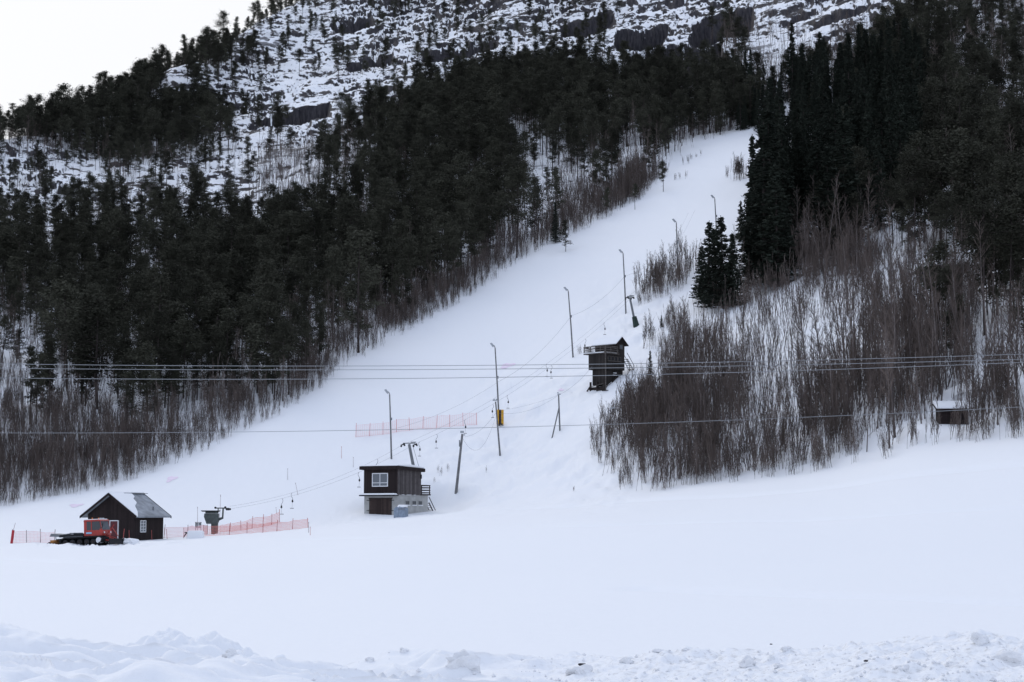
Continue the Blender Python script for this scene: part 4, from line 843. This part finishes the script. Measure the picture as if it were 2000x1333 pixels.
tf = MB(); tf.tube((-2.3, -.5, .8), (-3.1, -.6, .75), .07, .07, 5); tf.tube((-2.3, .5, .8), (-3.1, .6, .75), .07, .07, 5); tf.slab([(-3.6, 1.10), (-2.55, 1.02), (-2.35, 1.26), (-3.45, 1.40)], -1.0, .9, 'y'); tf.tube((-3.0, -.8, .6), (-3.0, -.8, 1.1), .04, .04, 5); tf.build('rear_frame', M_METAL, cat)
pi = MB(); pi.tube((-2.4, -.9, 1.2), (-1.0, -.5, 1.36), .05, .05, 5); pi.tube((-2.0, .3, 1.35), (-.4, .0, 1.32), .06, .06, 5); pi.box((-1.9, -.2, 1.18), (.7, .9, .16)); pi.build('tool_bundle', M_METAL, cat)

for i, (px, py, r__, lab) in enumerate([(226, 1063, .75, 'bigger snow lump pushed up before the groomer blade'), (258, 1061, .45, 'smaller snow lump by the corner of the brown cabin')]):
    g = ground(px, py); rock('snow_lump', g + Vector((0, -.1, .0)), r__ * 1.6, r__, r__ * .75, 91 + i, lab, 'snow lump', M_SNOW)
# ------------------------------------------------------------------ lift drive station
g = ground(419, 1044); k = K(g); S = thing('lift_drive_station', g, 0, 'grey green lift drive station with flat top plate and roller arm', 'lift station')
MB().slab([(-.30, -.8), (.30, -.8), (.36, 1.25), (-.36, 1.25)], -.3, .3, 'y').build('column', M_GREEN, S)
hs = MB(); hs.slab([(-.85, 1.15), (.20, 1.15), (.42, 1.35), (.42, 2.30), (-1.10, 2.30), (-1.14, 1.95)], -.5, .5, 'y'); hs.box((-.35, 0, 2.42), (1.3, .9, .22)); hs.build('housing', M_GREEN, S, bevel=.03)
MB().tube((-.5, .2, 2.56), (-.5, .2, 2.64), 1.08, 1.08, 28).tube((-.5, .2, 2.50), (-.5, .2, 2.56), .98, .98, 28).build('bullwheel', M_BLACK, S)
ar = MB(); ar.slab([(.38, 1.45), (.95, 1.72), (1.0, 2.85), (.84, 2.85), (.80, 1.90), (.38, 1.80)], -.1, .1, 'y'); ar.box((.55, 0, 2.90), (1.0, .16, .12)); ar.box((.36, 0, 2.62), (.10, .14, .5)); ar.box((1.25, 0, 2.88), (.7, .12, .10)); ar.build('roller_arm', M_GREEN, S)
for x_, z_ in ((.05, 2.94), (1.15, 2.98), (1.32, 2.76), (1.5, 2.76), (1.68, 2.78)): MB().tube((x_, -.09, z_), (x_, .09, z_), .12, .12, 10).build('roller', M_BLACK, S)
station = g + Vector((1.6, 0, 2.95))
g = ground(386, 1044); B_ = thing('notice_board', g + Vector((0, .3, 0)), R(15), 'dark panelled notice board leaning on posts behind the snow block', 'board')
f = MB(); f.box((-.30, 0, .55), (.07, .07, 1.6)); f.box((.30, 0, .55), (.07, .07, 1.6)); f.box((0, 0, .72), (.62, .05, .06)); f.box((0, 0, 1.32), (.72, .06, .05)); f.build('post', M_DKRAIL, B_)
pb = MB()
for x_ in (-.16, .16):
    for z_ in (.86, 1.14): pb.box((x_, -.03, z_), (.29, .03, .25))
pb.build('panel', M_METAL, B_)
g = ground(380, 1052); so2 = MB(); so2.box((0, .6, .30), (1.75, 1.5, 1.0), taper=.86); o = so2.build('snow_block', M_SNOW, None, bevel=.14); o.location = g; tag(o, 'square block of cut snow by the notice board', 'snow block')
g = ground(362, 1050); wn_ = MB(); wn_.tube((-.3, 0, -.2), (.1, 0, .45), .06, .05, 5); wn_.tube((-.05, 0, .30), (.3, 0, .52), .05, .05, 5); wn_.box((.1, 0, .5), (.35, .2, .10)); o = wn_.build('winch_handle', M_BLACK); o.location = g; tag(o, 'small black bent metal fitting against the snow block', 'fitting')

# ------------------------------------------------------------------ floodlight poles
LAMPS = [(765, 897, 761, 771, 'nearest floodlight pole, rising behind the snowy garage roof', 1), (976, 832, 967, 680, 'tall floodlight pole with yellow crash pads round its foot', 1),
         (1120, 699, 1110, 570, 'floodlight pole on open snow left of the timber tower', 1), (1223, 613, 1217, 496, 'floodlight pole just above the timber tower beside the green padded pylon', 1),
         (1324, 538, 1321, 436, 'floodlight pole standing in the shrubs of the knoll', 1), (1401, 478, 1396, 389, 'floodlight pole half hidden behind a group of spruces', 1),
         (1586, 345, 1582, 262, 'short floodlight pole among dark spruces nearest the clearing', .9), (1541, 300, 1537, 212, 'slender floodlight pole in the narrow snowy gap between spruces', .9), (1629, 262, 1625, 175, 'highest floodlight pole, alone against dark spruces', .9)]
lamp_mid = []
for px, py, tx, ty, lab, wd in LAMPS:
    g = ground(px, py); d = math.hypot(g.x, g.y); t = P(tx, ty, d); o = thing('floodlight_pole', g, 0, lab, 'light pole', 'floodlight poles along the slope'); r_ = t - g; rr = .125 * wd
    MB().path([Vector((0, 0, -1)), r_ * .5, r_], rr, 8, rr * .62).build('pole', M_POLE, o)
    am = MB().path([r_, r_ + Vector((-.10, 0, .28)), r_ + Vector((-.28, -.05, .38))], .06, 6).build('arm', M_POLE, o)
    rot = Matrix.Rotation(R(52), 3, 'Y')
    MB().box(r_ + Vector((-.40, -.1, .42)), (.72, .42, .28), rot, taper=.7).build('lamp_head', M_LAMP, o, bevel=.03)
    MB().box(r_ * .62 + Vector((.12, -.12, 0)), (.22, .2, .35)).build('junction_box', M_METAL, o)
    lamp_mid.append(g + r_ * .62)
g = ground(976, 833); pd = thing('crash_pad', g + Vector((.05, 0, .2)), 0, 'pair of yellow crash pads with a dark strap at a light pole foot', 'crash pad')
for s_ in (-1, 1): MB().box((s_ * .32, -.05, .98), (.34, .5, 2.0)).build('pad', M_YEL, pd, bevel=.06)
MB().box((0, -.12, .95), (.28, .45, 2.05)).box((.12, -.2, .0), (.45, .4, .18)).build('strap', M_DKRAIL, pd)
# cable slung from pole to pole
def wire(pts, r, name, label, cat, mat=M_ROPE, sag=0.0, n=14):
    m = MB(); line = []
    for a, b in zip(pts[:-1], pts[1:]):
        l_ = (b - a).length
        for i in range(n): t = i / n; line.append(a.lerp(b, t) - Vector((0, 0, 4 * sag * l_ * t * (1 - t))))
    line.append(pts[-1]); m.path(line, r, 4); return tag(m.build(name, mat), label, cat)
wire([P(765, 839, K(lamp_mid[0]) * FPX), P(975, 745, K(lamp_mid[1]) * FPX), P(1116, 617, K(lamp_mid[2]) * FPX), P(1220, 540, K(lamp_mid[3]) * FPX), P(1322, 470, K(lamp_mid[4]) * FPX)], .014, 'lamp_cable', 'thin cable slung between the floodlight poles up the slope', 'cable', sag=.045)

# ------------------------------------------------------------------ lift pylons, ropes, T-bars
g = ground(813, 932); top = P(799, 868, K(g) * FPX); py1 = thing('lift_pylon', g, 0, 'leaning grey lift pylon with roller cross arm behind the garage hut', 'lift pylon', 'lift pylons'); r_ = top - g
MB().path([Vector((.1, 0, -1)), r_], .24, 8, .17).build('column', M_METAL, py1)
MB().path([r_ + Vector((.45, -.1, -.1)), Vector((.75, -.1, -.2))], .03, 4).build('ladder', M_METAL, py1)
def arms(par, r_, w_, flip=1):
    a = MB(); a.box(r_ + Vector((0, 0, .12)), (w_ * 2, .16, .12)); a.box(r_ + Vector((w_ * .72, 0, .26)), (.7, .12, .10)); a.build('cross_arm', M_METAL, par)
    for s_ in (-1, 1):
        q = r_ + Vector((s_ * w_, 0, 0)); MB().slab([(q.x - .28, q.z - .22), (q.x + .28, q.z - .02), (q.x + .2, q.z + .12), (q.x - .3, q.z - .08)], q.y - .1, q.y + .1, 'y').build('roller_bracket', M_BLACK, par)
        for x_ in (-.22, .2): MB().tube(q + Vector((x_, -.12, -.20 + x_ * .3)), q + Vector((x_, .12, -.20 + x_ * .3)), .12, .12, 9).build('roller', M_BLACK, par)
arms(py1, r_, .78); T1 = [top + Vector((-.78, 0, -.1)), top + Vector((.78, 0, .0))]
g = ground(1243, 638); top = P(1230, 581, K(g) * FPX); py2 = thing('lift_pylon', g, 0, 'leaning lift pylon with dark green pad above the timber tower', 'lift pylon', 'lift pylons'); r_ = top - g
MB().path([Vector((.1, 0, -1)), r_], .20, 8, .15).build('column', M_METAL, py2); arms(py2, r_, .42)
MB().path([Vector((.06, 0, -.3)), r_ * .33], .52, 10, .36).build('pad', M_PADG, py2)
T2 = [top + Vector((-.42, 0, 0)), top + Vector((.42, 0, .1))]
g = ground(978, 891); top = P(968, 785, K(g) * FPX); po = thing('utility_pole', g, 0, 'thin grey cable pole with small square lamp standing before the yellow pads', 'pole', 'wooden cable poles'); r_ = top - g
MB().path([Vector((0, 0, -1)), r_], .13, 7, .09).build('pole', M_POLE, po); MB().box(r_ + Vector((-.05, 0, .15)), (.7, .25, .10)).box(r_ + Vector((-.2, 0, .28)), (.2, .2, .2)).box(r_ + Vector((.1, 0, .3)), (.2, .2, .14)).build('lamp_head', M_LAMP, po); UP1 = g + r_
g = ground(889, 964); top = P(903, 848, K(g) * FPX); po = thing('utility_pole', g, 0, 'leaning grey cable pole on the snow right of the garage hut', 'pole', 'wooden cable poles'); r_ = top - g
MB().path([Vector((0, 0, -1)), r_], .19, 8, .13).build('pole', M_POLE, po); MB().box(r_ + Vector((-.03, 0, .25)), (.45, .3, .28)).box(r_ + Vector((.22, 0, -.12)), (.28, .2, .14)).build('lamp_head', M_LAMP, po, bevel=.03); MB().box(r_ * .84 + Vector((-.2, -.05, 0)), (.14, .2, .8)).build('fuse_box', M_METAL, po); UP2 = g + r_ * .95
g = ground(1094, 842); top = P(1091, 772, K(g) * FPX); po = thing('utility_pole', g, 0, 'cable pole propped by a slanting stay below the timber tower', 'pole', 'wooden cable poles'); r_ = top - g
MB().path([Vector((0, 0, -1)), r_], .11, 7, .09).build('pole', M_POLE, po); g2 = ground(1077, 857); MB().path([g2 - g - Vector((0, 0, .3)), r_ * .66], .09, 6, .08).build('stay', M_POLE, po); MB().box(r_ + Vector((.05, 0, .1)), (.42, .25, .16)).box(r_ + Vector((-.1, 0, .3)), (.2, .2, .12)).build('lamp_head', M_LAMP, po); UP3 = g + r_
wire([UP2, UP1 + Vector((0, 0, -2.0))], .013, 'slack_cable', 'drooping black cable between the leaning pole and the yellow pads', 'cable', sag=.22)
wire([UP2, UP1 + Vector((0, 0, -1.5))], .013, 'upper_cable', 'tighter upper cable from the leaning pole to the thin pole', 'cable', sag=.06)
wire([UP1 + Vector((.4, 0, -1.5)), UP3], .013, 'slack_cable', 'sagging cable from the yellow pads to the stayed pole', 'cable', sag=.10)
wire([UP1 + Vector((.4, 0, -1.2)), UP3], .013, 'upper_cable', 'straighter cable from the yellow pads to the stayed pole', 'cable', sag=.03)
wire([UP3, tw.location + Vector((-.6, 0, 3.2))], .013, 'tower_cable', 'cable from the stayed pole up to the timber tower', 'cable', sag=.04)
T3 = ground(1345, 470) + Vector((0, 0, 5)); S0 = [station + Vector((0, 0, .15)), station + Vector((.25, 0, -.1))]
rp = []
for i, lab in ((0, 'upper haul rope of the drag lift'), (1, 'lower haul rope of the drag lift')):
    rp.append([S0[i], T1[i] + Vector((0, 0, .05)), T2[i], T3 + Vector((i * 1.2, 0, i * .5))]); wire(rp[-1], .010, 'haul_rope', lab + ', running from the drive station up the slope', 'rope', sag=.035, n=22)
def rope_at(i, px):
    best = None
    for a, b in zip(rp[i][:-1], rp[i][1:]):
        l_ = (b - a).length
        for q in range(60):
            t = q / 60; p = a.lerp(b, t) - Vector((0, 0, 4 * .035 * l_ * t * (1 - t))); x_ = float(proj(p.x, p.y, p.z)[0])
            if best is None or abs(x_ - px) < best[0]: best = (abs(x_ - px), p)
    return best[1]
PLACES = ['lower of the two T-bars nearest the drive station', 'upper of the two T-bars nearest the drive station', 'T-bar hanging beside the garage hut roof at its snowy corner', 'T-bar over the garage hut roof edge', 'T-bar just right of the leaning lift pylon', 'T-bar right of the lift pylon, before the pink net', 'T-bar hanging across the right end of the pink net', 'T-bar at the head of the thin cable pole', 'T-bar between the tall padded pole and the timber tower', 'left one of the pair of T-bars before the timber tower', 'right one of the pair of T-bars before the timber tower', 'T-bar beside the snowy roof of the timber tower', 'T-bar below the highest lift pylon']
for (px, i, sd_), lab in zip([(550, 1, 1), (568, 0, -1), (703, 1, -1), (735, 0, 1), (816, 1, -1), (852, 1, 1), (910, 1, -1), (966, 1, 1), (992, 1, -1), (1066, 0, -1), (1078, 1, 1), (1146, 1, 1), (1184, 1, -1)], PLACES):
    p = rope_at(i, px); o = thing('t_bar', p, 0, lab, 't-bar', 'T-bars of the drag lift')
    MB().path([Vector((0, 0, 0)), Vector((sd_ * .12, 0, -.18)), Vector((sd_ * .10, 0, -.40)), Vector((-sd_ * .06, 0, -.66)), Vector((-sd_ * .05, 0, -.85))], .028, 5).build('hanger', M_ROPE, o)
    MB().tube((-sd_ * .05, 0, -.80), (-sd_ * .05, 0, -1.06), .07, .11, 8).tube((-sd_ * .05, 0, -1.06), (-sd_ * .05, 0, -1.12), .11, .05, 8).build('spring_box', M_BLACK, o)
    MB().tube((-sd_ * .05, 0, -1.1), (0, 0, -1.78), .016, .016, 4).build('cord', M_ROPE, o); MB().box((0, 0, -1.80), (.42, .07, .06)).build('bar', M_DKRAIL, o)

# ------------------------------------------------------------------ power lines crossing the valley
for (a_, b_, c_), Yw, r_, lab in [((711, 713.5, 692), 96, .0155, 'topmost of the three close power lines'), ((719.5, 721, 702), 97, .0155, 'middle one of the three close power lines'), ((738.5, 737, 708), 95, .0155, 'lowest of the three close power lines'), ((846, 834.5, 795), 88, .0125, 'single lower power line crossing below the other three')]:
    xs = []; zs = []
    for px, py in ((0, a_), (1000, b_), (2000, c_)): u, y_, z_ = ray(px, py); xs.append(u * Yw / y_); zs.append(CAMZ + z_ * Yw / y_)
    co = np.polyfit(xs, zs, 2); m = MB().path([Vector((x_, Yw, float(np.polyval(co, x_)))) for x_ in np.linspace(-46, 46, 47)], r_, 5)
    tag(m.build('power_line', M_WIRE), lab + ' stretched across the view', 'power line', 'power lines')

# ------------------------------------------------------------------ nets and stakes
def net(base, h, label, mat, stakes, step=.16, th_=.013, smat=M_STAKE, hs=None):
    """base: picture-survey points of the foot line"""
    pts = [ground(*p) for p in base]; o = thing('safety_net', pts[0], 0, label, 'net fence', 'orange and pink snow nets'); org = pts[0]
    ln = [0]; 
    for a, b in zip(pts[:-1], pts[1:]): ln.append(ln[-1] + (b - a).length)
    def at(s):
        i = max(0, min(len(pts) - 2, int(np.searchsorted(ln, s)) - 1)); t = (s - ln[i]) / (ln[i+1] - ln[i]); p = pts[i].lerp(pts[i+1], t); hh = h if hs is None else hs[i] + (hs[i+1] - hs[i]) * t
        p.z = float(tz(np.array(p.x), np.array(p.y))); wv = .06 * math.sin(s * 1.3) - .05 * abs(math.sin(s * math.pi / 3.0)); return p - org, hh + wv
    m = MB(); n = int(ln[-1] / step)
    for i in range(n + 1):
        p, hh = at(i * step); m.tube(p + Vector((0, 0, .05)), p + Vector((0, 0, hh)), th_, th_, 3, False)
    rows = max(5, int(h / .15))
    for j in range(rows + 1):
        q = [at(min(i * .5, ln[-1])) for i in range(int(ln[-1] / .5) + 2)]; m.path([p + Vector((0, .01, .05 + (hh - .05) * j / rows)) for p, hh in q], th_ * (1.5 if j in (0, rows) else 1), 3)
    m.build('mesh', mat, o)
    for i in range(stakes):
        p, hh = at(ln[-1] * i / (stakes - 1)); le = rnd.uniform(-.12, .14); MB().tube(p + Vector((0, -.04, -.3)), p + Vector((le, -.04, hh + rnd.uniform(.12, .35))), .035, .03, 5).build('stake', smat, o)
net([(24, 1062), (60, 1060), (106, 1060)], 1.05, 'short pink net between the thick red post and the groomer', M_NETF, 4, smat=M_DSTAKE)
net([(320, 1051), (360, 1049), (405, 1044)], 1.05, 'pink net on stakes right behind the brown cabin', M_NETF, 4, smat=M_DSTAKE)
net([(398, 1048), (450, 1045), (500, 1041), (550, 1037), (602, 1031)], .98, 'long orange net running in front of the lift drive station', M_NET, 7)
net([(426, 1041), (480, 1036), (520, 1028), (546, 1020)], 1.0, 'shorter orange net climbing behind the long one to a tall stake', M_NET, 7, hs=[.7, 1.1, 1.15, 1.15])
net([(695, 855), (740, 850), (800, 841), (860, 836), (931, 831)], 1.6, 'faded pink net strung across the ski slope beyond the garage hut', M_NETF, 10, step=.30, th_=.012, smat=node_mat('pink_stake', (.66, .25, .24), .6, .3))
g = ground(22, 1062); o = thing('padded_post', g, 0, 'thick red padded post at the far end of the short net', 'post'); MB().tube((0, 0, -.2), (.16, 0, 1.25), .13, .13, 8).build('pad', node_mat('dull_red_pad', (.40, .03, .04), .6, .3), o); MB().tube((.16, 0, 1.2), (.34, 0, 1.95), .02, .02, 4).build('rod', M_DSTAKE, o)
ST = [(386, 1022, 386, 990), (429, 1015, 431, 966), (583, 968, 577, 943), (562, 938, 562, 915), (667, 896, 667, 872), (690, 914, 690, 893), (541, 1005, 539, 991), (603, 1041, 603, 1020), (606, 1046, 606, 1029), (327, 1053, 325, 1033), (359, 1052, 359, 1031), (253, 1058, 252, 1036), (297, 1056, 296, 1036)]
LS = ['thin dark marker rod beyond the notice board', 'tall thin rod rising behind the lift drive station', 'leaning thin rod next to the nearest T-bars', 'thin upright rod above the nearest T-bars', 'thin pink rod high on the slope before the garage hut', 'thin rod close to the haul ropes before the garage hut', 'tall tilted rod at the end of the shorter orange net', 'dark rod at the end of the long orange net', 'short red rod just outside the end of the long net', 'red stake at the right corner of the brown cabin', 'red stake left of the black bent fitting', 'red stake in front of the brown cabin gable', 'red stake before the cabin window wall']
for (bx, by, tx, ty), lab in zip(ST, LS):
    g = ground(bx, by); t = P(tx, ty, K(g) * FPX); m = MB().tube((0, 0, -.3), t - g, .026, .018, 5); m.tube((t - g) * .9, (t - g) * .97, .032, .032, 5)
    o = m.build('marker_rod', M_STAKE if 'red' in lab or 'pink' in lab else M_DSTAKE); o.location = g; tag(o, lab, 'marker rod', 'marker rods')
# pink dye sprayed on the snow
for i, (px, py, a_, b_) in enumerate([(148, 988, 12, 5), (335, 936, 10, 6), (990, 716, 14, 5), (1095, 763, 6, 3)]):
    g = ground(px, py); k = K(g); n = 16; m = MB(); v = []
    for j in range(n):
        t = 6.283 * j / n; rr = 1 + .3 * math.sin(3 * t + i); x_ = g.x + math.cos(t) * a_ * k * rr; y_ = g.y + math.sin(t) * b_ * 3 * k * rr; v.append((x_, y_, float(tz(np.array(x_), np.array(y_))) + .03))
    v.append((g.x, g.y, g.z + .035)); m.add(v, [(j, (j + 1) % n, n) for j in range(n)]); 
    for q in range(len(v)): pass
    tag(m.build('dyed_snow', M_PINK), ['pink dye patch on the snow left of the brown cabin', 'pink dye patch by the shrubs above the brown cabin', 'pink dye patch beside the tall padded light pole', 'pink dye patch over the stayed cable pole'][i], 'dye patch', 'pink dye patches')

# ------------------------------------------------------------------ things in the right-hand woods
rock('boulder', ground(1796, 533), .75, .7, .65, 3, 'dark bare boulder left of its neighbour below the snowy ledge', 'boulder', group='boulders in the woods')
rock('boulder', ground(1816, 547), .65, .7, .6, 9, 'greenish dark boulder right of its neighbour, lower down', 'boulder', group='boulders in the woods')
rock('rock_ledge', ground(1858, 524), 2.2, .9, .35, 15, 'long flat dark rock ledge with snow above, in the right woods', 'rock')
g = ground(1690, 516); lp = thing('log_pile', g, R(8), 'two long snow topped logs stacked among the bare trees', 'logs')
MB().path([Vector((-2.6, 0, .25)), Vector((2.6, .2, .5))], .30, 8, .26).build('log', M_BARREL, lp); MB().path([Vector((-2.4, .5, .85)), Vector((2.7, .6, 1.05))], .26, 8, .22).build('log', M_BARREL, lp); MB().box((0, .5, 1.22), (4.8, .4, .16), Matrix.Rotation(R(-2.4), 3, 'Y'), taper=.8).build('snow_cap', M_SNOW, lp)
g = ground(1411, 668); o = thing('street_lamp', g, 0, 'old lamp post with round white globe below the spruces', 'lamp post'); t = P(1409, 610, K(g) * FPX) - g
MB().path([Vector((0, 0, -.5)), t], .07, 6, .05).build('pole', M_POLE, o); m = MB(); m.tube(t, t + Vector((0, 0, .10)), .12, .26, 10); m.tube(t + Vector((0, 0, .10)), t + Vector((0, 0, .36)), .26, .22, 10); m.tube(t + Vector((0, 0, .36)), t + Vector((0, 0, .50)), .22, .06, 10); m.build('globe', M_LAMP, o, True)
g = ground(1180, 868); o = thing('street_lamp', g, 0, 'curved grey lamp post half hidden in the left edge of the thicket', 'lamp post'); t = P(1189, 803, K(g) * FPX) - g
MB().path([Vector((0, 0, -.5)), t * .9, t, t + Vector((.25, 0, .25))], .07, 6, .05).build('pole', M_LAMP, o); MB().box(t + Vector((.50, 0, .35)), (.62, .25, .16), Matrix.Rotation(R(-15), 3, 'Y'), taper=.8).build('lamp_head', M_LAMP, o, bevel=.03)

# ------------------------------------------------------------------ foreground snow pile and clods
def heap(name, cx, cy, rx, ry, h, seed, label, cat, n=150, rowsn=120):
    g = np.linspace(-1, 1, n); hgr = np.linspace(-1, 1, rowsn); U, V = np.meshgrid(g, hgr, indexing='ij'); x_ = cx + U * rx; y_ = cy + V * ry
    r_ = np.hypot(U * (1 + .25 * fbm(V * 2 + seed, U * 2, seed, 3)), V); prof = np.clip(1 - r_ ** 1.9, -.3, 1)
    sk = smooth(-1.1, .15, U) * (1 - .45 * smooth(.15, .9, U))
    big = fbm(x_ / .9 + seed, y_ / .9, seed + 1, 4, .55); lump = np.abs(fbm(x_ / .45, y_ / .45, seed + 4, 3))
    z_ = tz(x_, y_) + h * prof * sk * (.86 + .34 * big) + np.clip(prof, 0, 1) ** .5 * (lump * .34 + np.maximum(0, fbm(x_ / .3, y_ / .3, seed + 9, 3)) * .16 + fbm(x_ / .16, y_ / .16, seed + 6, 2) * .05) - .06 + np.where(r_ > .97, -.3 * (r_ - .97) * 4, 0)
    me = bpy.data.meshes.new(name); co = np.stack([x_, y_, z_], -1).reshape(-1, 3); idx = np.arange(n * rowsn).reshape(n, rowsn)
    f = np.stack([idx[:-1, :-1], idx[1:, :-1], idx[1:, 1:], idx[:-1, 1:]], -1).reshape(-1, 4); me.from_pydata(co.tolist(), [], f.tolist()); me.polygons.foreach_set('use_smooth', [True] * len(f)); me.materials.append(M_SNOW)
    o = bpy.data.objects.new(name, me); COL.objects.link(o); return tag(o, label, cat)
d = 34.0
def XY(px, d_): a, _ = azel(px, 1250); return d_ * math.sin(a), d_ * math.cos(a)
x_, y_ = XY(335, 31.5); heap('snow_pile', x_, y_, 2.6, 2.4, .98, 5, 'large lumpy heap of ploughed snow at the field edge', 'snow pile')
x_, y_ = XY(545, 29); heap('snow_mound', x_, y_, .42, .6, .34, 17, 'small ploughed snow mound to the right of the large heap', 'snow mound', 60, 50)
CL = [(1130, 1320, .17), (1340, 1280, .065), (1535, 1282, .07), (1520, 1310, .07), (1760, 1313, .09), (1860, 1306, .085), (1688, 1303, .05), (1975, 1300, .22), (790, 1279, .08), (722, 1297, .075), (1285, 1277, .08), (1225, 1295, .10), (1915, 1255, .14), (905, 1318, .24), (430, 1282, .10), (452, 1290, .12), (1460, 1305, .13)]
CLL = ['biggest dirty snow clod at the lower middle of the verge', 'small upright snow clod on the crest of the verge', 'pointed pale clod near the verge crest', 'low clod in the middle of the gritty verge', 'rounded clod low on the gritty verge, left one of a close pair', 'grey clod low on the gritty verge, right one of a close pair', 'tiny dark clod on the gritty verge', 'large dirty snow boulder at the right picture edge', 'small lone clod on the smooth snow crest', 'small clod left of the lone clod on the crest', 'smooth snow lump behind the crest of the verge', 'broad flat clod left of the upright one', 'pointed bluish snow lump sticking up behind the verge', 'large round snow lump at the bottom middle', 'snow clod with a dark chip at the foot of the heap', 'snow clod with a dark edge, right of the chipped one', 'low broad clod between the pointed and upright ones']
M_CLOD = node_mat('dirty_snow', (.80, .80, .805), .8, .1, nscale=6, namt=.08, bump=.6, bscale=14)
for i, ((px, py, s_), lab) in enumerate(zip(CL, CLL)):
    g = ground(px, py, dmin=19.5); s_ *= .72; o = rock('snow_clod', g + Vector((0, 0, s_ * .10)), s_ * 1.25, s_ * 1.0, s_ * .85, 31 + i, lab, 'snow clod', M_CLOD, 'snow clods on the verge')
for i, (px, py, s_) in enumerate([(426, 1279, .045), (1137, 1313, .06), (1980, 1296, .06), (1688, 1300, .03), (1505, 1265, .03)]):
    g = ground(px, py, dmin=19.5); rock('stone_chip', g + Vector((0, -.08, .06)), s_ * .9, s_ * .6, s_ * .4, 71 + i, ['dark chip on the clod at the foot of the heap', 'dark stone chip in the biggest dirty clod', 'dark stone in the snow boulder at the right edge', 'dark speck of stone on the gritty verge', 'dark stone lying on the verge crest'][i], 'stone', M_ROCK, 'stones in the verge snow')
m = MB(); rr = random.Random(4)
for i in range(550):
    px = rr.uniform(1000, 2020) if rr.random() < .9 else rr.uniform(500, 1100); py = rr.uniform(1262, 1345); g = ground(px, py, dmin=18.5)
    if g.y > 31: continue
    s_ = .008 + .026 * rr.random() ** 4; v = []
    for q in range(6):
        dv = [(1,0,0),(-1,0,0),(0,1,0),(0,-1,0),(0,0,1),(0,0,-1)][q]; e = s_ * rr.uniform(.6, 1.3); v.append((g.x + dv[0] * e, g.y + dv[1] * e, g.z + dv[2] * e + s_ * .4))
    m.add(v, [(0,2,4),(2,1,4),(1,3,4),(3,0,4),(2,0,5),(1,2,5),(3,1,5),(0,3,5)])
tag(m.build('verge_snow_crumbs', M_CLOD), 'scattered crumbs of ploughed snow and grit along the verge', kind='stuff')
